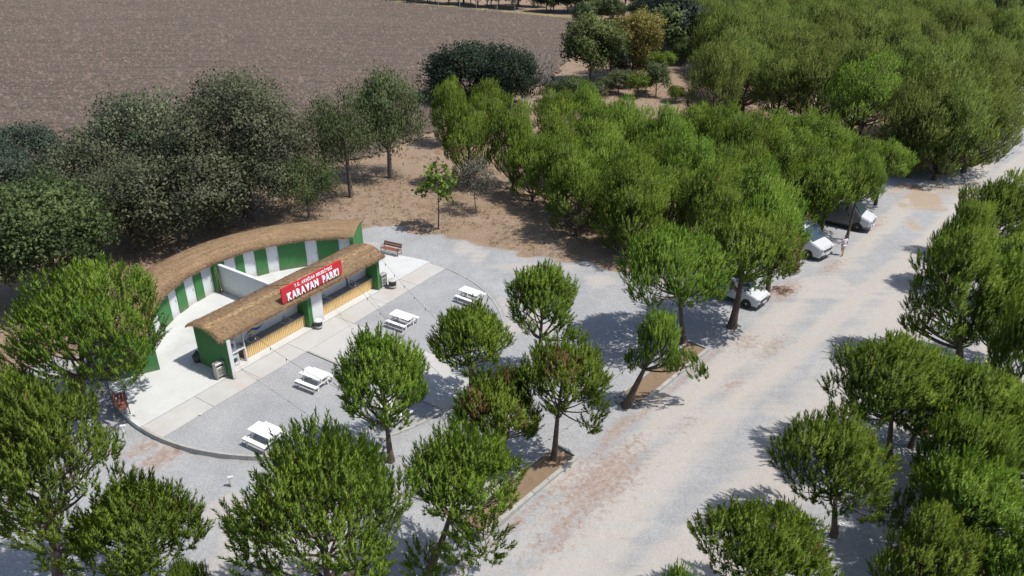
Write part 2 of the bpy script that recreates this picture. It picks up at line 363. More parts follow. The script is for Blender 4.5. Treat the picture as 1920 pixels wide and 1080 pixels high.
# near ground: yard, road and dirt, one fine grid cut along the zones
yard_poly = [(-48, 4), (-31, 30), (-25, 37), (-20, 47), (-12, 55.6), (-8.8, 54.9), (-4.8, 53.2), (0, 50.6), (4.8, 49.2), (7.9, 48.1), (10.5, 47.5), (13, 49.5), (20, 57), (30, 66.5), (45, 84), (70, 114), (87, 133), (120, 150), (75, 62), (48, 34), (40, 4)]
ys = 9*np.exp(np.arange(0, 275)*.0122); ss = np.linspace(-1, 1.15, 400)
YY, SS = np.meshgrid(ys, ss, indexing='ij'); XX = SS*(YY*.86+16)
rp = XX*RP[0]+YY*RP[1]; rr = XX*RD[0]+YY*RD[1]
uu = (XX-O[0])*U[0]+(YY-O[1])*U[1]; nn_ = (XX-O[0])*N[0]+(YY-O[1])*N[1]; rc = np.hypot(uu-CU, nn_-CN)
n_lo = fbm(XX*.35, YY*.35, 3); n_md = fbm(XX*.9, YY*.9, 11); n_st = fbm(rr*.06, rp*.9, 23)
sd = poly_sd(XX, YY, yard_poly)
zg = sst(-.9, .9, sd+(n_md-.5)*2.6)
# road wheel tracks: pale pinkish sand in streaks along the road
road_in = sst(-16.0, -14.5, rp)*(1-sst(-6.5, -4.5, rp))
zs = road_in*np.clip(.30+.55*np.exp(-((rp+11.2+.8*np.sin(rr*.07))/.95)**2)+.62*np.exp(-((rp+8.2)/1.5)**2)+.35*np.exp(-((rp+14.0)/.6)**2)+(n_st-.5)*1.1, 0, 1)
zs = np.maximum(zs, .75*np.exp(-(((XX-1.5)/4.5)**2+((YY-48.2)/1.3)**2))+.0)
zs = np.maximum(zs, .62*sst(.52, .7, n_lo)*zg*(rc > CR))
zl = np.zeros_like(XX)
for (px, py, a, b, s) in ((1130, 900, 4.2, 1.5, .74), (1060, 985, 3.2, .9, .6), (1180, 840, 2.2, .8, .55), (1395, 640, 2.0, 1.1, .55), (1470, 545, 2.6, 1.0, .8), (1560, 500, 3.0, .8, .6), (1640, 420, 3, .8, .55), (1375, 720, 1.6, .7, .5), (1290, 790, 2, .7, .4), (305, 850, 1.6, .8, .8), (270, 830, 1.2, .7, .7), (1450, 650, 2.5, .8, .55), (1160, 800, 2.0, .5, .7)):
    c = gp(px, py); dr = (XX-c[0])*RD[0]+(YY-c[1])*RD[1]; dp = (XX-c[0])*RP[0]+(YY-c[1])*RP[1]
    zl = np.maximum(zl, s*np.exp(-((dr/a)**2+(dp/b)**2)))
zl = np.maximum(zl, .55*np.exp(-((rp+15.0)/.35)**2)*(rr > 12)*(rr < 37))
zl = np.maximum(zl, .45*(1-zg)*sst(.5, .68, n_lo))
zt = np.zeros_like(XX)
for (px, py, a, b) in ((1790, 300, 3.6, 2.2), (1735, 370, 5.5, 1.9), (1870, 205, 6, 2.2), (1710, 345, 2.0, 1.5)):
    c = gp(px, py); dr = (XX-c[0])*RD[0]+(YY-c[1])*RD[1]; dp = (XX-c[0])*RP[0]+(YY-c[1])*RP[1]
    zt = np.maximum(zt, 1.0*np.exp(-((dr/a)**2+(dp/b)**2)))
zt = np.clip(zt+((n_lo-.5)*2.2+(n_md-.5)*.8)*(zt > .02), 0, 1)
Z = -.03+(n_md-.5)*.05+(n_lo-.5)*.06+(fbm(rr*.05, rp*1.6, 5)-.5)*.07*road_in
Z -= .17*(1-sst(CR-.25, CR-.1, rc))                                         # below the terrace
Z -= .2*sst(-1.0, -4.5, uu-.15*nn_)*sst(-14, -9, nn_)                      # the yard drops away on the terrace's west side
Z += (1-zg)*(fbm(XX*1.3, YY*1.3, 41)-.5)*.12
SB = np.abs(SS-.075)/1.075
Z -= 1.2*sst(.955, 1., SB)+1.2*sst(246, 256, YY)+1.2*(1-sst(9, 10.5, YY))
nr, nc = XX.shape; idx = np.arange(nr*nc).reshape(nr, nc)
quads = np.stack([idx[:-1, :-1], idx[:-1, 1:], idx[1:, 1:], idx[1:, :-1]], -1).reshape(-1, 4)
V0 = np.stack([XX, YY, Z], -1).reshape(-1, 3); ZC = np.stack([zg, zs*zg, zl, zt], -1).reshape(-1, 4)
fzg = zg.reshape(-1)[quads].mean(1); frp = rp.reshape(-1)[quads].mean(1)
sel_y = fzg > .5; sel_r = sel_y & (frp > -15.6)
def ground_part(name, m):
    q = quads[m]; used, inv = np.unique(q, return_inverse=True); me = np_mesh(name, V0[used], inv.reshape(-1, 4))
    a = me.attributes.new('zone', 'FLOAT_COLOR', 'POINT'); a.data.foreach_set('color', ZC[used].astype(np.float32).ravel()); shade(me)
    setp(link(name, me, mat='ground'), kind='structure')
ground_part('dirt_ground', ~sel_y); ground_part('gravel_yard', sel_y & ~sel_r); ground_part('gravel_road', sel_r)
# ploughed field
fpoly = [(16, 184), (10.2, 138), (6.2, 114), (-14.5, 74), (-36, 60), (-80, 62), (-240, 190), (-170, 300), (-51, 226)]
ys = 56*np.exp(np.arange(0, 240)*.0070); xs = np.linspace(-1, 1, 330)
YY, XS = np.meshgrid(ys, xs, indexing='ij'); XX = -45+XS*(YY*.62+25)
sdf = poly_sd(XX, YY, fpoly)+(fbm(XX*.5, YY*.5, 9)-.5)*2.5
fa = math.radians(-28); fr = XX*math.cos(fa)+YY*math.sin(fa); fp = -XX*math.sin(fa)+YY*math.cos(fa)
Z = .02+.16*sst(0, 1.2, sdf)*(.4+fbm(XX*1.1, YY*1.1, 31, 3)*1.3)+.10*fbm(fr*.25, fp*1.4, 77, 2)
nr, nc = XX.shape; idx = np.arange(nr*nc).reshape(nr, nc)
quads = np.stack([idx[:-1, :-1], idx[:-1, 1:], idx[1:, 1:], idx[1:, :-1]], -1).reshape(-1, 4)
q = quads[sdf.reshape(-1)[quads].min(1) > 0]; used, inv = np.unique(q, return_inverse=True)
setp(link('ploughed_field', np_mesh('ploughed_field', np.stack([XX, YY, Z], -1).reshape(-1, 3)[used], inv.reshape(-1, 4)), mat='field'), kind='structure')
def clods(n, sd_):
    rg = np.random.default_rng(sd_); fx = np.array(fpoly)
    yy = 57*np.exp(rg.random(n*3)**1.15*1.46); xx = -30+rg.uniform(-1, 1, n*3)*(yy*.5+20)
    k = (poly_sd(xx, yy, fpoly) > .3) & (xx > -yy*.74); xx = xx[k][:n]; yy = yy[k][:n]; m = len(xx)
    r = .125*rg.lognormal(0, .38, m)*(yy/80)**.35
    base = np.array([(1, 0, 0), (0, 1, 0), (-1, 0, 0), (0, -1, 0), (0, 0, 1)], float); T = np.array([(0, 1, 4), (1, 2, 4), (2, 3, 4), (3, 0, 4)])
    a = rg.uniform(0, 6.28, m); c, s_ = np.cos(a)[:, None], np.sin(a)[:, None]; B = base[None]*rg.uniform(.6, 1.3, (m, 5, 3))+rg.normal(0, .16, (m, 5, 3))*np.array([1, 1, .4])
    V = np.stack([(B[..., 0]*c-B[..., 1]*s_)*1.35*r[:, None]+xx[:, None], (B[..., 0]*s_+B[..., 1]*c)*r[:, None]+yy[:, None], B[..., 2]*r[:, None]*1.25+.14], -1)
    return V.reshape(-1, 3), (T[None]+np.arange(m)[:, None, None]*5).reshape(-1, 3)
_cl = clods(62000, 5); o = link('clods', np_mesh('clods', *_cl), None, 'clod'); setp(o, 'broken brown soil clods strewn over the ploughed field', 'clods', kind='stuff')
# track and dry verge beyond the field
def strip_sheet(name, pts, off0, off1, z, mat):
    vs = []; pts = np.array(pts, float)
    for i, p in enumerate(pts):
        d = pts[min(i+1, len(pts)-1)]-pts[max(i-1, 0)]; d /= np.hypot(*d); nv = np.array([d[1], -d[0]])*-1; j = random.uniform(-.8, .8)
        vs += [(*(p+nv*off0), z), (*(p+nv*(off1+j)), z)]
    fs = [(2*i, 2*i+1, 2*i+3, 2*i+2) for i in range(len(pts)-1)]
    setp(link(name, np_mesh(name, vs, fs), mat=mat), kind='structure')
far_edge = [(60-5*i, 157+3.1*i+random.uniform(-.4, .4)) for i in range(48)]
strip_sheet('dry_verge', far_edge, -3, 14, .13, 'verge'); strip_sheet('dirt_track', far_edge, 1.2, 5.0, .17, 'track')

# the round terrace: concrete pad, concrete path, gravel beds, kerbs
def arc(r, a0, a1, n): return [(CU+r*math.cos(math.radians(a0+(a1-a0)*i/n)), CN+r*math.sin(math.radians(a0+(a1-a0)*i/n))) for i in range(n+1)]
def lpoly(name, pts, z0, z1, mat, parent=None):
    m = MB(); m.prism([tuple(W(*p)[:2]) for p in pts], z0, z1); return m.make(name, mat, parent)
a_in = math.degrees(math.asin(.45/CR))
pad = lpoly('terrace_pavement', arc(CR, 180+a_in, 360-a_in, 90), -.5, .05, 'pad'); setp(pad, kind='structure')
path = lpoly('concrete_path', [(-5.30, -.44), (18.0, -.44), (17.9, 1.15), (-5.25, 1.15)], -.4, -.028, 'kerb'); setp(path, kind='structure')
cuts = [-5.32, -2.2, .9, 4.25, 8.25, 11.4, 14.6, 18.0]
for a, b in zip(cuts[:-1], cuts[1:]):
    lpoly('slab', [(a+.012, -.43), (b-.012, -.43), (b-.012, 1.16), (a+.012, 1.16)], -.3, .002+random.uniform(-.004, .004), 'strip', path)
def circ_n(u, r=CR-.12): return math.sqrt(max(0, r*r-(u-CU)**2))
k = [1.18, 4.6, 8.1, 11.55]
for a, b in zip(k[:-1], k[1:]):
    lpoly('slab', [(4.39, a), (8.24, a), (8.24, b-.02), (4.39, b-.02)], -.3, -.004+random.uniform(-.004, .003), 'strip', path)
def bed(name, u0, u1):
    us = np.linspace(u0, u1, 30); pts = [(u0, 1.18)]+[(u1, 1.18)]+[(x, max(1.2, circ_n(x))) for x in us[::-1]]
    o = lpoly(name, pts, -.4, -.012, 'gravel'); setp(o, kind='structure')
bed('gravel_bed', CU-math.sqrt((CR-.12)**2-1.2**2)+.02, 4.24); bed('gravel_bed', 8.26, CU+math.sqrt((CR-.12)**2-1.2**2)-.02)
kb = thing('terrace_kerb', 'low pale concrete kerb curving round the gravel terrace with picnic tables', 'kerb', W(CU, CN))
def kerb_seg(a0, a1, z1, r=CR, wd=.13):
    m = MB(); pts = arc(r, a0, a1, 4)+arc(r-wd, a1, a0, 4); m.prism([tuple((W(*p)-W(CU, CN))[:2]) for p in pts], -.45, z1); o = m.make('kerb_stone', 'kerb', kb)
da = 4.6
for i in range(int(186/da)):
    a0 = -1.5+i*da
    kerb_seg(a0+.04, a0+da-.04, .025+.03*sst(120, 165, a0)+random.uniform(-.006, .006))
ke = MB()
for i in range(7): n0 = 1.25+i*1.46; ke.box((0, 0, 0), (.12, 1.44, .40)); 
kk = thing('bed_kerb', 'straight weathered kerb edging the gravel bed beside the concrete path', 'kerb', W(4.32, 1.25), UA)
for i in range(7):
    m = MB(); m.box((0, -(i*1.46+.72), -.2+.03), (.115, 1.44, .44+random.uniform(-.01, .01)), bev=.012); m.make('kerb_stone', 'kerb', kk)

# planting strips by the road
def planter(label, r0, r1, p0, p1, stones=False):
    def Rw(r, p): q = RD*r+RP*p; return Vector((q[0], q[1], 0))
    c = Rw((r0+r1)/2, (p0+p1)/2); t = thing('planting_strip', label, 'planter', c, math.radians(48.8))
    L, Wd = r1-r0, p1-p0
    m = MB(); nx = 24; ny = 6; vs = []; fs = []
    for i in range(nx+1):
        for j in range(ny+1):
            x = -L/2+.1+(L-.2)*i/nx; y = -Wd/2+.1+(Wd-.22)*j/ny
            vs.append((x, y, .055+.06*sn(x*1.7+r0, y*1.7, 4)))
    for i in range(nx):
        for j in range(ny): a = i*(ny+1)+j; fs.append((a, a+ny+1, a+ny+2, a+1))
    m.add(vs, fs); m.make('soil', 'bedsoil', t, True)
    n = int(L/1.0)
    for i in range(n):
        a = -L/2+L*i/n; b = a+L/n
        q = MB(); q.box(((a+b)/2, -Wd/2, .0), (b-a-.012, .2, .32+random.uniform(-.012, .012)), bev=.015); q.make('kerb_stone', 'kerb', t)
        q = MB(); q.box(((a+b)/2, Wd/2, -.01), (b-a-.012, .12, .28+random.uniform(-.012, .012)), bev=.012); q.make('kerb_stone', 'kerb', t)
    for sx in (-1, 1):
        q = MB(); q.box((sx*(L/2+.055), 0, -.01), (.1, Wd+.1, .28), bev=.012); q.make('kerb_stone', 'kerb', t)
    if stones:
        for i in range(9):
            bm = bmesh.new(); bmesh.ops.create_icosphere(bm, subdivisions=1, radius=random.uniform(.14, .26))
            for v in bm.verts: v.co += Vector([random.uniform(-.05, .05) for _ in 'xyz']); v.co.z *= .7
            me = bpy.data.meshes.new('stone'); bm.to_mesh(me); bm.free(); o = link('stone', me, t, 'stone')
            o.location = (-L/2-.35+random.uniform(-.25, .25)+.25*(i % 2), -Wd/2+.1+i*Wd/8.5, .06); o.rotation_euler = (0, 0, random.uniform(0, 6))
def rpx(px, py): g = gp(px, py)[:2]; return float(g@RD), float(g@RP)
planter('long brown planting strip with pale kerb under the tall bare-trunked pine', rpx(905, 1005)[0], rpx(1077, 857)[0], -16.75, -15.45)
planter('brown planting strip with rough stones at one end under the leaning pine', rpx(1190, 755)[0], rpx(1327, 657)[0], -16.75, -15.45, True)

# ================================================================== BUILDINGS
Rz = UA      # local x = along the kiosk, local y = -n (to the back)
def lf(u, n, z): return (u, -n, z)     # kiosk-local coordinates, thing at W(0,0) rotated by UA
def straw_fringe(name, parent, samples, mat='straw', L=.22, wd=.022):
    # samples: list of (pos, dir) ; thin straw blades, joined
    P = np.array([s[0] for s in samples]); D = np.array([s[1] for s in samples]); k = len(P)
    D = D+rng.normal(0, .22, D.shape); D /= np.linalg.norm(D, axis=1)[:, None]
    S_ = np.cross(D, rng.normal(0, 1, D.shape)); S_ /= np.linalg.norm(S_, axis=1)[:, None]
    l = (L*rng.uniform(.6, 1.4, k))[:, None]; ww = wd*rng.uniform(.6, 1.3, k)[:, None]
    V = np.stack([P-S_*ww/2-D*l*.3, P+S_*ww/2-D*l*.3, P+D*l*.7], 1).reshape(-1, 3)
    o = link(name, np_mesh(name, V, np.arange(len(V)).reshape(-1, 3)), parent, mat); o['kind'] = 'stuff'; return o
def roof_sheet(fn, nu, nv, th, name, parent, uvf):
    # closed slab following fn(i,j)->xyz, with a uv attribute in metres
    V = []; uv = []; 
    for i in range(nu+1):
        for j in range(nv+1): V.append(fn(i/nu, j/nv)); uv.append(uvf(i/nu, j/nv))
    T = len(V); V2 = [(x, y, z-th) for x, y, z in V]; fs = []
    id_ = lambda i, j: i*(nv+1)+j
    for i in range(nu):
        for j in range(nv): fs.append((id_(i, j), id_(i+1, j), id_(i+1, j+1), id_(i, j+1))); fs.append((T+id_(i, j+1), T+id_(i+1, j+1), T+id_(i+1, j), T+id_(i, j)))
    for i in range(nu):
        for j in (0, nv): a, b = id_(i, j), id_(i+1, j); fs.append((a, b, T+b, T+a) if j else (b, a, T+a, T+b))
    for j in range(nv):
        for i in (0, nu): a, b = id_(i, j), id_(i, j+1); fs.append((a, b, T+b, T+a))
    me = bpy.data.meshes.new(name); me.from_pydata(V+V2, [], fs)
    at = me.attributes.new('uvn', 'FLOAT_VECTOR', 'POINT'); at.data.foreach_set('vector', np.array([(a, b, 0) for a, b in uv+[(a, b+.1) for a, b in uv]], np.float32).ravel())
    bm = bmesh.new(); bm.from_mesh(me); bmesh.ops.recalc_face_normals(bm, faces=bm.faces); bm.to_mesh(me); bm.free()
    return link(name, shade(me), parent, 'thatch')

# ---------------- kiosk
KL = 12.68
kiosk = thing('kiosk', 'long low kiosk with thatched roof, green end walls and slatted timber counters', 'kiosk', W(0, 0, 0), UA)
def kb_(name, u0, u1, n0, n1, z0, z1, mat, bev=0, parent=kiosk):
    m = MB(); m.box(((u0+u1)/2, -(n0+n1)/2, (z0+z1)/2), (u1-u0, abs(n1-n0), z1-z0), bev=bev); return m.make(name, mat, parent)
def end_wall(u0, u1, nf, name='end_wall'):
    m = MB(); prof = [(nf, .05), (nf, 2.5), (-1.5, 2.86), (-2.9, 2.62), (-2.9, .05)]
    vs = [(u0, -n, z) for n, z in prof]+[(u1, -n, z) for n, z in prof]; k = 5
    m.add(vs, [(4, 3, 2, 1, 0), (5, 6, 7, 8, 9)]+[(i, (i+1) % k, (i+1) % k+k, i+k) for i in range(k)]); return m.make(name, 'green', kiosk)
end_wall(0, .2, -.04); end_wall(KL-.24, KL, -.5)
kb_('corner_trim', -.012, .212, -.035, .01, .05, 2.5, 'white')
kb_('back_wall', .2, KL-.24, -2.88, -2.7, .05, 2.6, 'white')
kb_('inner_wall', .2, KL-.24, -1.72, -1.60, .05, 2.62, 'white')
kb_('dividing_pier', 6.28, 6.58, -1.6, -.62, .05, 2.6, 'green'); kb_('dividing_pier', 7.52, 7.72, -1.6, -1.2, .05, 2.6, 'green')
kb_('corner_trim', 6.50, 6.585, -.618, -.60, .05, 2.55, 'green')
kb_('white_panel', 6.6, 7.5, -1.58, -.64, .06, 2.52, 'white', .02)
# counters with timber slats
for (a, b) in ((1.62, 6.27), (7.74, KL-.25)):
    top = kb_('counter_top', a, b, -1.6, -.99, .84, .89, 'counter', .008)
    m = MB(); m.box(((a+b)/2, 1.09, .44), (b-a, .04, .76)); n = int((b-a)/.13)
    for i in range(n):
        x = a+(b-a)*(i+.5)/n; m.box((x, 1.055, .45+random.uniform(-.006, .006)), ((b-a)/n*.78, .03, .76))
    o = m.make('slat_front', 'slat', kiosk); o['kind'] = 'stuff'
    kb_('plinth', a, b, -1.10, -1.06, .05, .075, 'black')
for u0 in (2.15, 4.72, 8.02, 10.55):
    sk = kb_('sink', u0, u0+.72, -1.50, -1.06, .892, .912, 'steel', .006)
    m = MB(); m.box((u0+.36, 1.29, .903), (.42, .32, .03)); m.make('basin', 'counter', sk)
    m = MB(); x = u0+.36; m.tube([(x, 1.53, .9), (x, 1.53, 1.12), (x, 1.47, 1.2), (x, 1.36, 1.2), (x, 1.32, 1.14)], .016, 8); m.make('tap', 'black', sk)
# emblem painted on the inner wall, brown board
m = MB(); c = (2.75, 1.588, 1.5); vs = [(c[0]+.3*math.cos(a)*(1 if math.sin(a) > -.3 else .6), c[1], c[2]+.42*math.sin(a)) for a in [2*math.pi*i/20 for i in range(20)]]
m.add(vs, [tuple(range(20))]); setp(m.make('emblem', 'yellow', kiosk), 'yellow and blue painted emblem')
m = MB(); top = []; bot = []
for i in range(13):
    t = i/12; x = 2.35+1.35*t; z = 1.22+.10*math.sin(t*7-.4)+.42*max(0, t-.55); top.append((x, 1.584, z+.13*math.sin(math.pi*min(1, t*1.05+.02))+.01)); bot.append((x, 1.584, z-.02))
m.add(top+bot, [(i, i+1, 13+i+1, 13+i) for i in range(12)]); m.make('emblem', 'blue', kiosk)
m = MB(); m.box((10.55, 1.5, 1.72), (.85, .04, .34), bev=.01); m.make('board', 'board', kiosk)
m = MB(); m.beam((10.6, 1.53, .9), (10.6, 1.53, 1.6), .05, .05); m.make('board_post', 'black', kiosk)
# laundry niche
kb_('niche_shelf', .22, 1.56, -1.58, -.74, 1.02, 1.08, 'white', .01)
kb_('niche_post', 1.53, 1.60, -.86, -.76, .05, 2.5, 'white')
kb_('niche_base', .22, 1.56, -1.58, -.62, .05, .11, 'white', .01)
def washer(u0, z0, label, name):
    t = thing(name, label, 'appliance', W(u0+.31, -1.12, z0), UA)
    m = MB(); m.box((0, 0, .42), (.6, .58, .84), bev=.02); m.make('body', 'carwhite', t)
    d = MB(); d.lathe([(.001, -.012), (.14, -.012), (.155, 0), (.2, 0), (.215, -.02), (.215, .03)], (.02, -.30, .42), 24, 'y'); do = d.make('door', 'carwhite', t, True)
    g = MB(); g.lathe([(.001, -.02), (.10, -.016), (.15, 0.002)], (.02, -.315, .42), 24, 'y'); g.make('door_glass', 'glass', do, True)
    p = MB(); p.box((.16, -.293, .755), (.16, .012, .05)); p.make('display', 'black', t)
    p = MB(); p.box((-.2, -.293, .755), (.14, .012, .07), bev=.004); p.make('drawer', 'plastic_grey', t)
    return t
washer(.52, .115, 'white front loading washing machine on the floor of the laundry niche', 'washing_machine')
washer(.45, 1.085, 'white tumble dryer on the shelf above the washing machine', 'tumble_dryer')
# thatch roof of the kiosk
rprof = [(-.20, 2.58), (-.32, 2.66), (-.62, 2.80), (-1.0, 2.96), (-1.5, 3.04), (-2.0, 3.0), (-2.5, 2.88), (-3.0, 2.72), (-3.12, 2.64)]
def kroof(t, s):
    x = -.22+(KL+.5)*t; q = s*(len(rprof)-1); i = min(int(q), len(rprof)-2); f = q-i
    n = rprof[i][0]*(1-f)+rprof[i+1][0]*f; z = rprof[i][1]*(1-f)+rprof[i+1][1]*f
    b = sn(x*.8+3, n*1.1+9, 2)-.5; c = sn(x*3.5+3, n*3, 8)-.5
    ed = .05*c if s in (0, 1) else 0
    return (x+(.07*c if t in (0, 1) else 0), -n-ed, z+b*.10+c*.022)
kr = roof_sheet(kroof, 90, 26, .15, 'roof', kiosk, lambda t, s: (t*13.2, s*3.4))
def surf_straw(fn, count, L, down):
    o = []
    for _ in range(count):
        t, s = random.random(), random.random(); p = fn(t, s); sg = 1 if s > .5 else -1
        q = fn(t, min(1, max(0, s+sg*.03))); d = np.array(q)-np.array(p); d = d/(np.linalg.norm(d)+1e-6)
        o.append((np.array(p)+[0, 0, .012], d+[0, 0, .04]))
    return o
def edge_straw(fn, count, s, d):
    return [(np.array(fn(random.random(), s))-[0, 0, random.uniform(0, .13)], np.array(d)) for _ in range(count)]
straw_fringe('loose_straw', kr, surf_straw(kroof, 12000, .3, 1), 'straw', .22, .012)
straw_fringe('eave_straw', kr, edge_straw(kroof, 2600, 0, (0, -1, -.5))+edge_straw(kroof, 1500, 1, (0, 1, -.5)), 'straw', .24, .022)
straw_fringe('gable_straw', kr, [(np.array(kroof(e, random.random()))-[0, 0, random.uniform(0, .13)], np.array((-1 if e == 0 else 1, random.uniform(-.3, .3), -.35))) for e in (0, 1) for _ in range(700)], 'straw', .2, .022)
straw_fringe('ridge_strip', kr, [(np.array(kroof(random.random(), .46+random.gauss(0, .018)))+[0, 0, .035], np.array((random.choice((-1, 1)), 0, 0))) for _ in range(2600)], 'straw_light', .35, .03)
# sign on the roof
sg = thing('roof_sign', 'red rectangular sign board with white raised letters standing on the thatched roof', 'sign', W(4.27, -.36, 2.76), UA)
SL, SH = 4.86, .99
m = MB(); m.box((SL/2, 0, SH/2), (SL, .09, SH), bev=.006); m.make('board', 'red', sg)
def letters(txt, size, x, z, ext, off, gap, width, yoff):
    out = []; cx = 0.
    for ch in txt:
        if ch == ' ': cx += size*.38; continue
        cu = bpy.data.curves.new('letter', 'FONT'); cu.body = ch; cu.size = size; cu.extrude = ext; cu.offset = off; cu.resolution_u = 3
        tmp = bpy.data.objects.new('tmp', cu); COL.objects.link(tmp); dg = bpy.context.evaluated_depsgraph_get(); me = bpy.data.meshes.new_from_object(tmp.evaluated_get(dg)); bpy.data.objects.remove(tmp); bpy.data.curves.remove(cu)
        co = np.zeros(len(me.vertices)*3, np.float32); me.vertices.foreach_get('co', co); co = co.reshape(-1, 3); co[:, 0] -= co[:, 0].min(); out.append((me, co, cx)); cx += co[:, 0].max()+gap*(1 if ch != '.' else 1.2)
    f = width/(cx-gap)
    for me, co, c in out:
        co = np.stack([co[:, 0]*f, -co[:, 2], co[:, 1]], -1); me.vertices.foreach_set('co', co.astype(np.float32).ravel()); me.update(); me.materials.clear()
        o = link('letter', me, sg, 'letter'); o.location = (x+c*f, -.046-ext-yoff, z)
letters('KARAVAN  PARKI', .62, .36, .09, .035, .024, .055, 4.15, .0)
letters('T.C. AKH\u0130SAR BELED\u0130YES\u0130', .27, .98, .69, .012, .008, .035, 3.05, .0)
for x, z in ((.9, .92), (3.9, .92)):
    m = MB(); m.tube([(x, .045, z), (x-.1, 2.55, .05)], .02, 6); m.make('brace', 'deadbranch', sg)

# ---------------- curved building
RI, RO_ = 9.5, 11.5; A0, A1 = 208.5, 330.5
cb = thing('curved_building', 'curved green cabin row with white doors under a sweeping thatched roof', 'building', W(CU, CN, 0), UA)
def cpt(r, a, z): a = math.radians(a); return (r*math.cos(a), -r*math.sin(a), z)
def arc_wall(name, r0, r1, a0, a1, z0, z1, mat, parent=cb, n=None):
    n = n or max(2, int((a1-a0)/1.5)); m = MB(); vs = []; fs = []
    for i in range(n+1):
        a = a0+(a1-a0)*i/n
        vs += [cpt(r0, a, z0), cpt(r1, a, z0), cpt(r1, a, z1), cpt(r0, a, z1)]
    for i in range(n):
        for j in range(4): fs.append((4*i+j, 4*i+(j+1) % 4, 4*i+4+(j+1) % 4, 4*i+4+j))
    fs += [(0, 1, 2, 3), tuple(4*n+j for j in (3, 2, 1, 0))]; m.add(vs, fs); return m.make(name, mat, parent)
# door angles from where the doors stand in the photograph
def door_angle(px, py, z=0):
    P = gp(px, py, z)[:2]-O; return math.degrees(math.atan2(P@N-CN, P@U-CU)) % 360
doors = [door_angle(334, 595), door_angle(363.5, 572), door_angle(396.5, 554), door_angle(428, 482, 2.12), door_angle(459, 466.5, 2.12), door_angle(515.7, 510), door_angle(582, 448.5, 2.12), door_angle(645.6, 444, 2.12)]
doors = [222.5, 232.5]+doors
hw = math.degrees(.42/RI)
arc_wall('back_wall', RO_-.2, RO_, A0, A1, .05, 2.55, 'green')
segs = [A0]+[x for d in doors for x in (d-hw, d+hw)]+[A1]
for a, b in zip(segs[::2], segs[1::2]): arc_wall('front_wall', RI, RI+.2, a, b, .05, 2.45, 'green')
for d in doors:
    arc_wall('lintel', RI, RI+.2, d-hw, d+hw, 2.14, 2.45, 'green')
    dd = arc_wall('door', RI+.09, RI+.13, d-hw+.18, d+hw-.18, .06, 2.12, 'door', n=2)
    fr = MB(); q = RI+.06
    for e in (-1, 1):
        ca = d+e*(hw-.13); c0 = Vector(cpt(q+.04, ca, .06)); c1 = Vector(cpt(q+.04, ca, 2.13)); fr.beam(c0, c1, .05, .10)
    fr.make('frame', 'white', dd)
    h = MB(); c0 = Vector(cpt(RI+.07, d+hw-.75, 1.02)); h.box(c0, (.05, .05, .14)); h.make('handle', 'steel', dd)
    s = arc_wall('threshold', RI+.0, RI+.2, d-hw, d+hw, .05, .062, 'strip', n=2)
def radial_wall(a, r0, r1, prof_h0, prof_h1, th, mat, name):
    m = MB(); p0, p1 = Vector(cpt(r0, a, 0)), Vector(cpt(r1, a, 0)); d = (p1-p0).normalized(); s = Vector((-d.y, d.x, 0))*th/2
    vs = [p0-s, p0+s, p1+s, p1-s]; top = [v.copy() for v in vs]
    for v in vs: v.z = .05
    for v, z in zip(top, (prof_h0, prof_h0, prof_h1, prof_h1)): v.z = z
    m.add(vs+top, [(3, 2, 1, 0), (4, 5, 6, 7), (0, 1, 5, 4), (1, 2, 6, 5), (2, 3, 7, 6), (3, 0, 4, 7)]); return m.make(name, mat, cb)
radial_wall(A0, 9.05, RO_+.1, 2.42, 2.66, .24, 'green', 'end_wall'); radial_wall(A1, 9.05, RO_+.1, 2.42, 2.74, .24, 'green', 'end_wall')
mid = door_angle(411, 549)
radial_wall(mid, 9.2, RI-.003, 2.4, 2.4, .2, 'green', 'pier')
for px, py in ((490, 462), (548, 451), (623, 444)):
    a = door_angle(px, py, 2.3); m = MB(); m.box(cpt(RI-.05, a, 2.3), (.16, .1, .12), Matrix.Rotation(-math.radians(a)+math.pi/2, 3, 'Z'), .01); m.make('wall_lamp', 'white', cb)
cprof = [(9.12, 2.40), (9.25, 2.50), (9.9, 2.70), (10.6, 2.82), (11.2, 2.80), (11.75, 2.68), (11.95, 2.58)]
def croof(t, s):
    a = A0-1.4+(A1-A0+2.2)*t; q = s*(len(cprof)-1); i = min(int(q), len(cprof)-2); f = q-i
    r = cprof[i][0]*(1-f)+cprof[i+1][0]*f; z = cprof[i][1]*(1-f)+cprof[i+1][1]*f
    x = math.radians(a)*10
    b = sn(x*.8+53, r*1.1+9, 2)-.5; c = sn(x*3.5+3, r*3, 8)-.5
    return cpt(r+(.06*c if s in (0, 1) else 0), a+(.3*c if t in (0, 1) else 0), z+b*.09+c*.02)
cr_ = roof_sheet(croof, 150, 24, .15, 'roof', cb, lambda t, s: (t*22.5, s*3.2))
straw_fringe('loose_straw', cr_, surf_straw(croof, 18000, .3, 1), 'straw', .22, .012)
es = []
for s, cnt in ((0, 3200), (1, 2200)):
    for _ in range(cnt):
        t = random.random(); p = np.array(croof(t, s)); rad = p[:2]/np.linalg.norm(p[:2]); e = -1 if s == 0 else 1
        es.append((p-[0, 0, random.uniform(0, .13)], np.array((rad[0]*e, rad[1]*e, -.5))))
straw_fringe('eave_straw', cr_, es, 'straw', .22, .022)
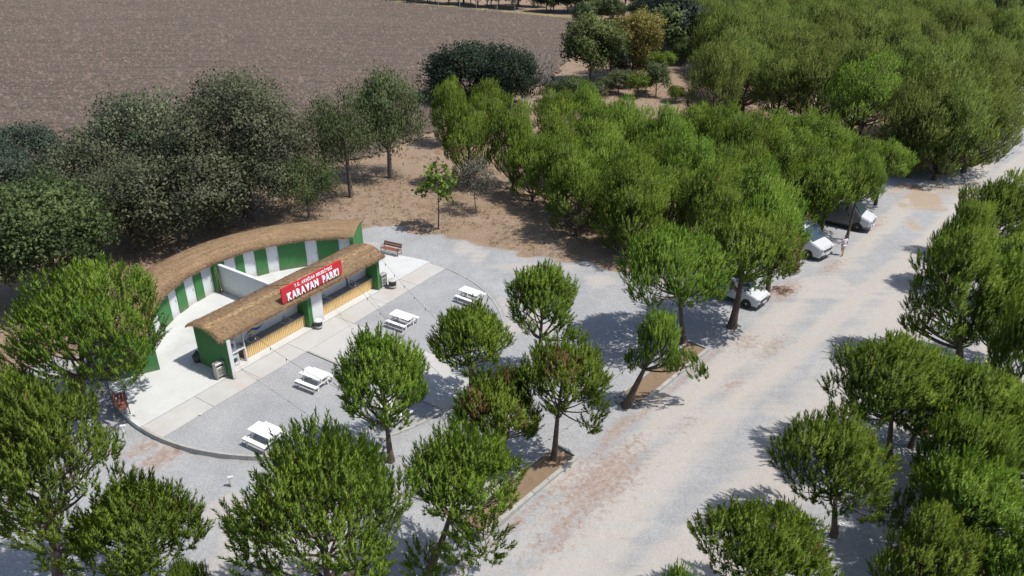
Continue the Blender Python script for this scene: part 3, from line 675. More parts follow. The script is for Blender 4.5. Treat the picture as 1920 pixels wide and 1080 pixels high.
# divider wall in the court
dv = thing('screen_wall', 'plain white free-standing wall dividing the concrete court behind the kiosk', 'wall', W(6.45, -4.2, .05), UA)
m = MB(); m.box((0, 2.5, 1.0), (.16, 5.0, 2.0), bev=.008); m.make('panel', 'white', dv)
m = MB(); m.box((0, 2.5, 2.015), (.22, 5.02, .03)); m.make('coping', 'white', dv)
for i in range(3):
    o = MB(); o.tube([(0, 0, 0), (.06*i-.05, .15, 1.7+.1*i)], .02, 6); p = W(6.05+.09*i, -9.0, .05)
    q = o.make('broom_handle', 'deadbranch'); q.location = p; q.rotation_euler = (0, 0, UA)
    setp(q, 'thin wooden pole leaning in the corner by the screen wall', 'pole', 'poles leaning by the screen wall')

# ================================================================== FURNITURE
def picnic_table(loc, rz, label):
    t = thing('picnic_table', label, 'picnic table', loc, rz, None)
    L = 1.55
    for i in range(6):
        m = MB(); m.box((random.uniform(-.006, .006), -.325+.13*i, .735+random.uniform(-.002, .002)), (L, .118, .032), bev=.006); m.make('plank', 'wplank', t)
    for s in (-1, 1):
        for k in range(2):
            m = MB(); m.box((random.uniform(-.008, .008), s*(.60+.125*k), .435), (L, .115, .032), bev=.006); m.make('bench_plank', 'wplank', t)
        for e in (-1, 1):
            m = MB(); m.beam((e*.56, s*.22, .715), (e*.56, s*.40, .0), .04, .09); m.make('leg', 'wplank', t)
            m = MB(); m.beam((e*.56, s*.665, .415), (e*.56, s*.70, .0), .05, .07); m.make('bench_leg', 'wplank', t)
    for e in (-1, 1):
        m = MB(); m.box((e*.605, 0, .375), (.04, 1.44, .085), bev=.005); m.make('cross_beam', 'wplank', t)
        m = MB(); m.box((e*.605, 0, .69), (.04, .7, .055), bev=.005); m.make('top_batten', 'wplank', t)
    return t
tb = math.radians(-29.5)
def tloc(px, py): p = gp(px, py, .74); return (p[0], p[1], -.012)
picnic_table(tloc(495, 806), tb, 'white slatted picnic table on the gravel by the curved kerb, with dark gaps between planks')
picnic_table(tloc(589, 700), math.radians(-29), 'white picnic table on the gravel bed beside the washing machine end of the kiosk')
picnic_table(tloc(754, 590), math.radians(-31), 'white picnic table standing opposite the wooden counter at the waste drum end of the kiosk')
picnic_table(tloc(882, 545), math.radians(-35), 'white picnic table by the kerb farthest from the washing machines')
pw = W(2.15, 9.75); picnic_table((pw.x, pw.y, -.012), math.radians(-32), 'white picnic table half hidden under a pine on the gravel bed')

def park_bench(loc, rz, label):
    t = thing('park_bench', label, 'bench', loc, rz); L = 1.6     # front faces local -y
    for i in range(3):
        m = MB(); m.box((0, -.2+.155*i, .44), (L, .135, .035), bev=.006); m.make('seat_slat', 'bench_wood', t)
    for i in range(2):
        m = MB(); m.box((0, .26+.045*i, .60+.17*i), (L, .032, .15), Matrix.Rotation(-.25, 3, 'X'), .006); m.make('back_slat', 'bench_wood', t)
    for s in (-1, 1):
        x = s*(L/2-.06)
        m = MB(); m.tube([(x, -.27, 0), (x, -.25, .42), (x, -.27, .58), (x, -.2, .64), (x, .0, .645), (x, .24, .62)], .022, 8); m.make('arm', 'black', t, True)
        m = MB(); m.tube([(x, .3, 0), (x, .2, .42), (x, .27, .62), (x, .34, .86)], .022, 8); m.make('leg', 'black', t, True)
        m = MB(); m.tube([(x, -.25, .41), (x, .2, .41)], .018, 6); m.make('rail', 'black', t); m = MB(); m.tube([(x, -.26, .15), (x, .27, .15)], .014, 6); m.make('rail', 'black', t)
    m = MB(); m.tube([(-L/2+.06, .0, .15), (L/2-.06, .0, .15)], .014, 6); m.make('stretcher', 'black', t)
p = gp(734, 477); park_bench((p[0], p[1], .05), math.radians(-25), 'red-brown slatted park bench with black frame in full sun on the terrace edge')
p = gp(233, 766); park_bench((p[0]-.05, p[1], .05), math.radians(122), 'dark brown park bench in tree shade beside the low kerb')

def litter_bin(loc, rz, label):
    t = thing('litter_bin', label, 'litter bin', loc, rz)
    for s in (-1, 1):
        m = MB(); m.box((s*.25, 0, .5), (.05, .3, 1.0), bev=.01); m.make('side_post', 'steel_sheet', t)
    m = MB(); m.box((0, 0, .44), (.42, .27, .62), bev=.02); c = m.make('container', 'steel_sheet', t)
    for z in (.3, .38, .5, .58):
        m = MB(); m.box((0, -.138, z), (.26, .006, .03)); m.make('slot', 'black', c)
    m = MB(); m.box((0, 0, .815), (.43, .24, .11)); m.make('opening', 'black', t)
    m = MB(); m.box((0, 0, .95), (.56, .34, .14), bev=.03); m.make('hood', 'steel_sheet', t); return t
q = W(-.30, -.72, .05); litter_bin(q, UA+math.radians(-4), 'brushed metal litter bin with slots beside the green end wall of the washing machine niche')
q = W(13.05, -.62, .05); litter_bin(q, UA, 'brushed metal litter bin tucked behind the green corner pier next to the drum')
def drum(loc, label, lidmat='plastic_grey', r=.24, h=.5):
    t = thing('waste_drum', label, 'drum', loc)
    m = MB(); m.lathe([(.001, 0), (r*.86, 0), (r*.9, .03), (r, h-.06), (r*1.03, h-.05), (r*1.03, h), (.001, h)], n=24); m.make('barrel', 'drum', t, True)
    m = MB(); m.lathe([(r*1.07, h-.03), (r*1.07, h+.03), (r*.95, h+.05), (r*.3, h+.065), (.001, h+.065)], n=24); l = m.make('lid', lidmat, t, True)
    m = MB(); m.lathe([(.05, h+.06), (.05, h+.09), (.001, h+.09)], n=10); m.make('knob', lidmat, l)
    m = MB(); m.lathe([(r*.97, .04), (r*1.0, .05), (r*1.0, .16), (r*.97, .17)], n=24); m.make('band', 'plastic_grey', t, True)
drum(W(6.62, -.22, .05), 'black waste drum with white lid in front of the white panel between the counters', 'white')
drum(W(13.35, -.02, .05), 'black waste drum with grey lid beside the kiosk corner and litter bin', 'plastic_grey', .28, .55)
# black sack at the back corner of the kiosk
bm = bmesh.new(); bmesh.ops.create_icosphere(bm, subdivisions=3, radius=.3)
for v in bm.verts:
    f = .82+.4*sn(v.co.x*4+9, v.co.y*4+v.co.z*3, 6); v.co *= f; v.co.z = max(v.co.z, -.24)*1.15
    if v.co.z > .2: v.co.x *= .45; v.co.y *= .45; v.co.z += .08
me = bpy.data.meshes.new('rubbish_sack'); bm.to_mesh(me); bm.free(); o = link('rubbish_sack', shade(me), None, 'drum'); o.location = W(.05, -3.2, .33)
setp(o, 'black knotted rubbish sack at the back corner of the green end wall', 'sack')
# white pipes with caps
def white_post(px, py, h, label, z=-.1):
    p = gp(px, py); t = thing('white_post', label, 'post', (p[0], p[1], z))
    m = MB(); m.tube([(0, 0, -.1), (0, 0, h)], .05, 10); m.make('pipe', 'white', t, True)
    m = MB(); m.tube([(-.08, 0, h), (.16, .05, h+.02)], .065, 10); m.make('cap', 'white', t, True)
white_post(235, 822, .95, 'short white pipe post with angled cap outside the kerb near the shaded bench', -.2)
white_post(432, 905, .35, 'small white pipe fitting half hidden by the biggest pine', -.05)
p = gp(1572, 1006); t = thing('meter_post', 'small white box on a short post beside a pine trunk', 'post', (p[0], p[1], -.05))
m = MB(); m.box((0, 0, .25), (.09, .09, .5)); m.make('post', 'plastic_grey', t); m = MB(); m.box((0, 0, .58), (.22, .16, .3), bev=.015); m.make('box', 'white', t)
m = MB(); m.box((0, 0, .745), (.26, .2, .03), bev=.01); m.make('lid', 'white', t)
p0 = gp(1548, 1005); q = MB(); q.tube([(0, 0, -.05), (.5, .18, 1.9)], .028, 8); o = q.make('white_pole', 'white'); o.location = (p0[0], p0[1], 0)
setp(o, 'thin white pole leaning against a pine trunk', 'pole')
# small white block on the path
p = gp(375, 778); m = MB(); m.box((0, 0, .03), (.16, .14, .06), bev=.02); o = m.make('paper_scrap', 'white'); o.location = (p[0], p[1], .004); setp(o, 'small white scrap lying on the concrete path', 'litter')

# ---------------- vehicles
def loft_body(stations, ring_fn):
    rings = [ring_fn(*s) for s in stations]; k = len(rings[0]); m = MB(); vs = []; fs = []
    for s, rg in zip(stations, rings):
        vs += [(s[0], y, z) for y, z in rg]+[(s[0], -y, z) for y, z in rg[::-1]]
    K = 2*k
    for i in range(len(stations)-1):
        for j in range(K): fs.append((i*K+j, i*K+(j+1) % K, (i+1)*K+(j+1) % K, (i+1)*K+j))
    fs += [tuple(range(K-1, -1, -1)), tuple((len(stations)-1)*K+j for j in range(K))]
    m.add(vs, fs); return m, rings
def soften(o, c=.62):
    me = o.data; a = me.attributes.new('crease_edge', 'FLOAT', 'EDGE'); a.data.foreach_set('value', [c]*len(me.edges))
    sb = o.modifiers.new('round', 'SUBSURF'); sb.levels = sb.render_levels = 2; return o
def ring(x, zb, zbelt, zr, wb, wbelt, wr):
    return [(wb*.9, zb), (wb, zb+.12), (wb*1.01, (zb+zbelt)/2), (wbelt, zbelt), (wr+(wbelt-wr)*.25, zbelt+(zr-zbelt)*.78), (wr*.93, zr-.03), (wr*.5, zr)]
def surf_quad(stations, rings, i0, i1, j0, j1, f0, f1, g0, g1, side, off=.012):
    # patch on the body side between stations i0..i1 (fractions f) and ring points j0..j1 (fractions g)
    def pt(fs_, gs):
        a = stations[i0]; b = stations[i1]
        pa = [rings[i0][j0][c]*(1-gs)+rings[i0][j1][c]*gs for c in (0, 1)]; pb = [rings[i1][j0][c]*(1-gs)+rings[i1][j1][c]*gs for c in (0, 1)]
        return Vector((a[0]*(1-fs_)+b[0]*fs_, side*(pa[0]*(1-fs_)+pb[0]*fs_), pa[1]*(1-fs_)+pb[1]*fs_))
    q = [pt(f0, g0), pt(f1, g0), pt(f1, g1), pt(f0, g1)]; nrm = (q[1]-q[0]).cross(q[3]-q[0]).normalized()
    if nrm.y*side < 0: nrm = -nrm
    m = MB(); o = [v+nrm*off for v in q]; b = [v-nrm*.01 for v in q]
    m.add(o+b, [(0, 1, 2, 3), (0, 1, 5, 4), (1, 2, 6, 5), (2, 3, 7, 6), (3, 0, 4, 7)]); return m
def wheel(t, x, y, r, s, mat='steel'):
    wv = MB(); wv.lathe([(r*.6, -.1), (r*.92, -.1), (r, -.07), (r, .07), (r*.92, .1), (r*.6, .1)], (x, y, r), 22, 'y'); o = wv.make('wheel', 'rubber', t, True)
    rm = MB(); rm.lathe([(.001, s*.085), (r*.2, s*.09), (r*.28, s*.07), (r*.58, s*.085), (r*.64, s*.10)], (x, y, r), 22, 'y'); rm.make('rim', mat, o, True)
    for i in range(5):
        a = 2*math.pi*i/5; h = MB(); h.box((x+math.cos(a)*r*.42, y+s*.085, r+math.sin(a)*r*.42), (r*.16, .02, r*.16)); h.make('rim_hole', 'rubber', o)
def vehicle(name, label, loc, rz, stations, body, wheels, glass_side, ws, lower=None, front=None, group=None, cat='car'):
    t = thing(name, label, cat, loc, rz, group)
    m, rings = loft_body(stations, ring); soften(m.make('body', body, t, True))
    for s in (-1, 1):
        for (i, f0, f1) in glass_side: surf_quad(stations, rings, i, i+1, 3, 4, f0, f1, .14, .96, s).make('side_window', 'glass', t)
        for x, r in wheels: wheel(t, x, s*(stations[3][5]-.09), r, s)
        for x, r in wheels:
            a = MB(); a.lathe([(r*.2, 0), (r*1.13, 0), (r*1.13, .03), (r*.2, .03)], (x, s*(stations[3][5]+.0)-.015, r+.02), 18, 'y'); a.make('wheel_arch', 'rubber', t, True)
        mr = MB(); i = ws+1; mr.box((stations[i][0]-.1, s*(stations[i][5]+.12), stations[i][2]+.08), (.12, .2, .2), bev=.03); mr.make('mirror', 'black', t)
    # windscreen between stations ws, ws+1 : across the car at the ring top
    a, b = stations[ws], stations[ws+1]
    pts = []
    for (st, fz) in ((a, .0), (b, .98)):
        x = a[0]+(b[0]-a[0])*fz; z = a[3]+(b[3]-a[3])*fz; hwid = (a[6]*.99*(1-fz)+b[6]*.97*fz)
        pts.append((x, hwid, z))
    n = Vector((b[3]-a[3], 0, a[0]-b[0])).normalized(); n = n if n.z > 0 else -n
    q = [Vector((pts[0][0], -pts[0][1], pts[0][2])), Vector((pts[0][0], pts[0][1], pts[0][2])), Vector((pts[1][0], pts[1][1], pts[1][2])), Vector((pts[1][0], -pts[1][1], pts[1][2]))]
    g = MB(); g.add([v+n*.02 for v in q]+[v-n*.02 for v in q], [(0, 1, 2, 3), (0, 1, 5, 4), (1, 2, 6, 5), (2, 3, 7, 6), (3, 0, 4, 7)]); g.make('windscreen', 'glass', t)
    st = stations[1]; x0 = stations[0][0]
    for s in (-1, 1):
        h = MB(); h.box((x0-.13, s*(st[5]*.78), st[2]-.02), (.34, .3, .2), Matrix.Rotation(-s*.35, 3, 'Z'), .05); h.make('headlight', 'lamp', t, True)
        h = MB(); h.box((stations[-1][0]-.0, s*(st[5]*.86), 1.05), (.05, .12, .42), bev=.015); h.make('tail_light', 'carred', t)
        h = MB(); h.box((x0+.015, s*st[4]*.62, .42), (.05, .24, .1), bev=.02); h.make('fog_light', 'black', t)
    h = MB(); h.box((x0+.01, 0, st[2]-.16), (.06, st[5]*1.15, .16), bev=.02); h.make('grille', 'black', t)
    h = MB(); h.box((x0+.02, 0, .36), (.10, st[4]*1.7, .16), bev=.03); h.make('bumper', lower or 'black', t, True)
    h = MB(); h.box((x0+.075, 0, .5), (.02, .5, .11)); h.make('number_plate', 'white', t)
    
    for s in (-1, 1): h = MB(); h.beam((wheels[0][0]-.45, s*stations[3][5]*1.01, .33), (wheels[1][0]+.45, s*stations[3][5]*1.01, .33), .03, .08); h.make('side_skirt', 'black', t)
    return t, rings
# front is local +x ; stations from front to back: (x, zbottom, zbelt, ztop, half widths bottom/belt/top)
mpv = [(2.12, .30, .66, .74, .62, .66, .60), (1.98, .22, .78, .92, .80, .82, .74), (1.55, .22, .92, 1.04, .86, .86, .78), (1.12, .22, .98, 1.10, .87, .87, .79), (.28, .22, 1.02, 1.70, .87, .87, .68), (-.3, .22, 1.03, 1.78, .87, .87, .69), (-1.2, .22, 1.03, 1.77, .87, .87, .68), (-1.85, .24, 1.03, 1.70, .86, .86, .66), (-2.08, .32, 1.0, 1.25, .80, .80, .66)]
c = gp(1375, 553); t, rg = vehicle('parked_car', 'white compact car with red rear flank parked under the forked pine', (c[0]-.05, c[1]-.3, -.0), math.radians(-44), mpv, 'carwhite', ((1.33, .31), (-1.32, .31)), ((4, .05, .92), (5, .05, .95), (6, .1, .85)), 3, 'black')
for s in (-1, 1):
    surf_quad(mpv, rg, 6, 7, 1, 3, 0.0, 1.0, .0, .62, s, .014).make('red_panel', 'carred', t); surf_quad(mpv, rg, 5, 6, 1, 3, .35, 1.0, .0, .42, s, .014).make('red_panel', 'carred', t)
van = [(2.72, .34, .74, .84, .74, .78, .70), (2.58, .24, .96, 1.12, .92, .94, .84), (2.15, .24, 1.12, 1.28, .99, .99, .88), (1.85, .24, 1.18, 1.38, 1.0, 1.0, .88), (1.05, .24, 1.25, 2.28, 1.0, 1.0, .80), (.55, .24, 1.28, 2.5, 1.0, 1.0, .82), (-1.2, .24, 1.28, 2.54, 1.0, 1.0, .82), (-2.5, .24, 1.28, 2.5, 1.0, 1.0, .82), (-2.68, .3, 1.28, 2.36, .96, .96, .78)]
c = gp(1556, 490); hd = math.radians(-50); ctr = Vector((c[0]-.2, c[1]+.35, 0))-Vector((math.cos(hd), math.sin(hd), 0))*2.72
vehicle('camper_van', 'white high-roofed camper van facing the road beside a walking person', ctr, hd, van, 'carwhite', ((1.75, .34), (-1.6, .34)), ((4, .1, .95), (5, .3, .75)), 3, 'black', cat='van')
c = gp(1640, 436); hd = math.radians(-36); ctr = Vector((c[0]-.1, c[1]+.45, 0))-Vector((math.cos(hd), math.sin(hd), 0))*2.72
t, rg = vehicle('camper_van', 'grey-sided camper van with white bonnet parked deepest in the pine shade', ctr, hd, van, 'cargrey', ((1.75, .36), (-1.6, .36)), ((4, .1, .95), (5, .3, .75), (6, .2, .8)), 3, 'plastic_grey', cat='van')
m, r2 = loft_body([(a[0]+.012, a[1]+.16, a[2]+.006, a[3]+.012, a[4]+.012, a[5]+.012, a[6]+.012) for a in van[:4]], ring); soften(m.make('bonnet', 'carwhite', t, True))
m = MB(); m.beam((.4, -1.04, 2.3), (-2.4, -1.04, 2.3), .1, .12, .03); m.make('awning_roll', 'plastic_grey', t)

# ---------------- a person walking away between the vans
def skin_mesh(name, nodes, edges, mat, parent, sub=2, root=0):
    me = bpy.data.meshes.new(name); me.from_pydata([n[:3] for n in nodes], edges, []); o = link(name, me, parent, mat)
    md = o.modifiers.new('skin', 'SKIN'); md.use_smooth_shade = True
    for i, n in enumerate(nodes):
        s = me.skin_vertices[0].data[i]; s.radius = (n[3], n[4] if len(n) > 4 else n[3]); s.use_root = (i == root)
    sb = o.modifiers.new('sub', 'SUBSURF'); sb.levels = sub; sb.render_levels = sub; return o
p = gp(1578, 478); per = thing('person', 'person in pale lilac shirt and light shorts walking between the camper vans', 'person', (p[0], p[1], -.02), math.radians(15))
# faces local +y (away), height 1.65
nodes = [(0, 0, .93, .135, .10), (0, .01, 1.10, .125, .09), (0, .0, 1.28, .15, .105), (0, 0, 1.38, .09, .07), (0, .01, 1.45, .05, .05), (0, .02, 1.53, .075, .085), (0, .02, 1.60, .07, .085),
         (.09, 0, .86, .095), (.1, .09, .50, .065), (.1, -.02, .12, .042), (.1, .0, .05, .04), (.105, .12, .03, .035),
         (-.09, 0, .86, .095), (-.1, -.02, .50, .065), (-.1, -.22, .16, .042), (-.1, -.24, .08, .04), (-.105, -.13, .02, .033),
         (.17, 0, 1.34, .055), (.23, -.05, 1.08, .042), (.24, .02, .86, .032), (.24, .05, .78, .036),
         (-.17, 0, 1.34, .055), (-.27, .02, 1.10, .042), (-.34, .16, .95, .032), (-.36, .22, .89, .036)]
edges = [(0, 1), (1, 2), (2, 3), (3, 4), (4, 5), (5, 6), (0, 7), (7, 8), (8, 9), (9, 10), (10, 11), (0, 12), (12, 13), (13, 14), (14, 15), (15, 16), (2, 17), (17, 18), (18, 19), (19, 20), (2, 21), (21, 22), (22, 23), (23, 24)]
def fingers(base, nd, down, side):
    for k in range(5):
        off = (k-1.5)*.018 if k < 4 else -.045; l = (.07, .08, .075, .06, .055)[k]; i0 = len(nodes)
        b = Vector(nodes[base][:3])+Vector(side)*off+Vector(down)*(.03 if k < 4 else 0); e = b+Vector(down)*l*.6; e2 = e+(Vector(down)*.7+Vector((0, .5, 0))).normalized()*l*.45
        nodes.append((*b, .009)); nodes.append((*e, .009)); nodes.append((*e2, .008)); edges.extend([(base, i0), (i0, i0+1), (i0+1, i0+2)])
fingers(20, 1, (0, .1, -1), (0, 1, 0)); fingers(24, -1, (-.2, .5, -.8), (.3, .8, 0))
nodes += [(0, .115, 1.535, .013), (.078, .01, 1.54, .016), (-.078, .01, 1.54, .016)]; k = len(nodes); edges += [(5, k-3), (5, k-2), (5, k-1)]
skin_mesh('body', nodes, edges, 'skin', per)
skin_mesh('shirt', [(0, 0, .84, .17, .13), (0, 0, 1.12, .15, .115), (0, 0, 1.3, .17, .12), (0, 0, 1.37, .11, .085), (.17, 0, 1.335, .07), (.215, -.035, 1.17, .065), (-.17, 0, 1.335, .07), (-.24, .01, 1.18, .065)], [(0, 1), (1, 2), (2, 3), (2, 4), (4, 5), (2, 6), (6, 7)], 'shirt', per)
skin_mesh('shorts', [(0, 0, .93, .16, .12), (.095, .0, .84, .115), (.1, .06, .58, .09), (-.095, 0, .84, .115), (-.1, -.01, .58, .09)], [(0, 1), (1, 2), (0, 3), (3, 4)], 'shorts', per)
m = MB(); bm = bmesh.new(); bmesh.ops.create_uvsphere(bm, u_segments=14, v_segments=10, radius=.1)
for v in bm.verts: v.co.y = v.co.y*1.08-.01; v.co.z = max(v.co.z, -.05-.3*max(0, -v.co.y))
me = bpy.data.meshes.new('hair'); bm.to_mesh(me); bm.free(); o = link('hair', shade(me), per, 'hair'); o.location = (0, .008, 1.585)

# ================================================================== TREES
def tubes_np(paths, sides=6):
    V = []; T = []; k = 0
    for pts, rad in paths:
        pts = np.array(pts, float); n = len(pts)
        d = np.gradient(pts, axis=0); d /= np.linalg.norm(d, axis=1)[:, None]+1e-9
        ref = np.array([.31, .95, .02]); r = np.cross(d, ref); r /= np.linalg.norm(r, axis=1)[:, None]+1e-9; t = np.cross(d, r)
        a = np.arange(sides)*2*math.pi/sides
        V.append((pts[:, None, :]+(r[:, None, :]*np.cos(a)[None, :, None]+t[:, None, :]*np.sin(a)[None, :, None])*np.array(rad)[:, None, None]).reshape(-1, 3))
        i = np.arange(n-1)[:, None]*sides; j = np.arange(sides)[None, :]; j2 = (j+1) % sides
        T.append(np.stack([i+j, i+j2, i+sides+j2, i+sides+j], -1).reshape(-1, 4)+k); k += n*sides
    return np.concatenate(V), np.concatenate(T)
def unit(v): return v/(np.linalg.norm(v, axis=-1, keepdims=True)+1e-9)
def needles(rg, P, D, L, nn, nl, nw, tint, dead, a0=.85, a1=.38, LD=None):
    k = len(P); t = np.tile(np.linspace(.08, 1, nn), (k, 1))+rg.uniform(-.04, .04, (k, nn)); az = rg.uniform(0, 2*math.pi, (k, nn))
    e1 = unit(np.cross(D, rg.normal(0, 1, (k, 3)))); e2 = np.cross(D, e1)
    ang = a0+(a1-a0)*t+rg.uniform(-.12, .12, (k, nn))
    dirn = D[:, None]*np.cos(ang)[..., None]+(e1[:, None]*np.cos(az)[..., None]+e2[:, None]*np.sin(az)[..., None])*np.sin(ang)[..., None]
    base = P[:, None]+D[:, None]*(L[:, None]*t)[..., None]
    side = unit(np.cross(dirn, rg.normal(0, 1, (k, nn, 3))))*nw/2*rg.uniform(.7, 1.3, (k, nn, 1)); ln = nl*rg.uniform(.75, 1.2, (k, nn, 1))
    V = np.stack([base-side, base+side, base+dirn*ln], 2).reshape(-1, 3)
    tt = np.clip(tint[:, None]*.75+t*.32-.03, 0, 1); tt = np.repeat(tt.reshape(-1), 3); dd = np.repeat(np.repeat(dead, nn), 3)
    rad_ = unit(dirn-D[:, None]*np.cos(ang)[..., None]); NV = unit(rad_*.65+LD[:, None]*.8+np.array([0, 0, .25]))
    Vt = V.reshape(-1, 3, 3); ng = np.cross(Vt[:, 1]-Vt[:, 0], Vt[:, 2]-Vt[:, 0]); fl = (ng*NV.reshape(-1, 3)).sum(1) < 0
    Vt[fl] = Vt[fl][:, [1, 0, 2]]; V = Vt.reshape(-1, 3)
    return V, np.stack([tt, dd], -1), np.repeat(NV.reshape(-1, 3), 3, 0)
def curve(a, b, c, n): t = np.linspace(0, 1, n)[:, None]; return a*(1-t)**2+2*b*t*(1-t)+c*t*t
def gen_pine(seed, h, R, zb, lean=(0, 0), shoots=900, nn=24, nl=.20, nw=.046, L=.62, lobes=28, fork=False, side_puffs=(), dead_frac=.0, r0=None, flat=1.0, open_=0., dead_dir=None, dome=.7):
    """one pine: trunk, limbs that end in rounded clumps of upright needle shoots"""
    rg = np.random.default_rng(seed); lean = np.array([lean[0], lean[1], 0.]); r0 = r0 or .024*h
    zc = zb+(h-zb)*.46; rz = (h-zb)*.54*flat
    paths = []; nt = 10; ts = np.linspace(0, 1, nt)
    top = np.array([0, 0, zb+(h-zb)*.80])+lean; wob = np.stack([np.sin(ts*4+seed)*.09, np.cos(ts*5+seed*2)*.09, ts*0], -1)*(h/7)*(ts[:, None])
    tr = curve(np.zeros(3), np.array([lean[0]*.62, lean[1]*.62, top[2]*.45]), top, nt)+wob
    rad = r0*(1-ts*.86)*(1+.5*np.exp(-ts*22)); tr[0, 2] = -.25; paths.append((tr, rad))
    def tp(z): return np.array([np.interp(z, tr[:, 2], tr[:, i]) for i in range(3)])
    def trad(z): return float(np.interp(z, tr[:, 2], rad))
    C = np.array([0, 0, zc])+lean
    cents = []; rads = []
    for i in range(lobes):
        f = (i+.5)/lobes; el = math.asin(min(1, -.82+1.82*f))
        az = i*2.39996+rg.uniform(-.35, .35); q = rg.uniform(.52, .92) if el > -.2 else rg.uniform(.72, .95)
        d = np.array([math.cos(el)*math.cos(az), math.cos(el)*math.sin(az), math.sin(el)])
        cents.append(C+d*np.array([R, R, rz])*q); rads.append(R*rg.uniform(.19, .37)*(1 if el > -.3 else .85))
    for i in range(max(3, lobes//5)):
        cents.append(C+rg.normal(0, .22, 3)*np.array([R, R, rz])+np.array([0, 0, rz*.25])); rads.append(R*.42)
    for (dx, dy, z, rr_) in side_puffs: cents.append(np.array([dx, dy, z])); rads.append(rr_)
    cents = np.array(cents); rads = np.array(rads)
    if fork:
        a = tp(zb*.62); b = C+np.array([-R*.45, .2, rz*.1]); paths.append((curve(a, (a+b)/2+np.array([-R*.2, 0, -.2]), b, 9), np.linspace(trad(zb*.62)*.75, .03, 9)))
    for c, rl in zip(cents, rads):
        dist = np.hypot(*(c-C)[:2]); z0 = min(max(zb*.88, c[2]-dist*.75-.3), top[2]*.97); a = tp(z0); mid_ = a*.45+c*.55+np.array([0, 0, -.22*dist])
        rb = min(trad(z0)*.55, .012*h); paths.append((curve(a, mid_, c, 7), np.linspace(rb, rb*.35, 7)))
        for _ in range(4):
            e = c+unit(rg.normal(0, 1, 3)*np.array([1, 1, .7])+np.array([0, 0, .5]))*rl*.8; s = paths[-1][0][4] if _ == 0 else c
            paths.append((curve(c*.6+a*.4 if _ < 2 else c, (c+e)/2-np.array([0, 0, .1]), e, 4), np.linspace(rb*.4, .008, 4)))
    wt = rads**2; cnt = np.maximum(6, (shoots*wt/wt.sum()).astype(int)); P = []; D = []; TI = []; DE = []; LD = []
    for c, rl, k in zip(cents, rads, cnt):
        d = unit(rg.normal(0, 1, (int(k*1.6)+1, 3))); out = unit((c-C)*np.array([1/R, 1/R, 1/rz])+np.array([0, 0, .35]))
        sc = d@out+.5*d[:, 2]+rg.uniform(-.75, .75, len(d)); d = d[np.argsort(-sc)[:k]]
        P.append(c+d*rl*rg.uniform(.62, 1.0, (k, 1))*np.array([1, 1, .85])); D.append(unit(d*.45+np.array([0, 0, .95])+out*.2+rg.normal(0, .13, (k, 3))))
        LD.append(unit(d+out*dome)); base = rg.uniform(.1, .75); TI.append(np.clip(rg.normal(base, .2, k), 0, 1)); isd = (rg.random() < dead_frac)
        if dead_dir is not None: isd = (unit((c-C)*np.array([1, 1, .6]))@np.array(dead_dir)) > .8
        DE.append(np.where(rg.random(k) < (.6 if isd else .003), 1., 0.))
    P = np.concatenate(P); D = np.concatenate(D); TI = np.concatenate(TI); DE = np.concatenate(DE)
    V, ti, NV = needles(rg, P-D*L*.4, D, L*rg.uniform(.55, 1.3, len(P)), nn, nl, nw, TI, DE, LD=np.concatenate(LD))
    wv, wf = tubes_np(paths)
    core = slice(0, len(V)) if not side_puffs else slice(0, int(len(V)*.9)); top_z = np.percentile(V[core, 2], 99.7); rr_ = np.percentile(np.hypot(V[core, 0]-lean[0], V[core, 1]-lean[1]), 97.5)
    fz = h/top_z; fx = R/rr_; zb0 = zb*.6
    def norm(A):
        k = np.clip((A[:, 2:3]-zb0)/(zb*.6+.3), 0, 1); c = lean[None, :2]*np.clip(A[:, 2:3]/zc, 0, 1)
        A[:, :2] = A[:, :2]*(1-k)+(c+(A[:, :2]-c)*fx)*k; A[:, 2] *= np.where(A[:, 2] > 0, fz, 1); return A
    V = norm(V); wv = norm(wv)
    return (wv, wf), (V, np.arange(len(V)).reshape(-1, 3), ti, NV)
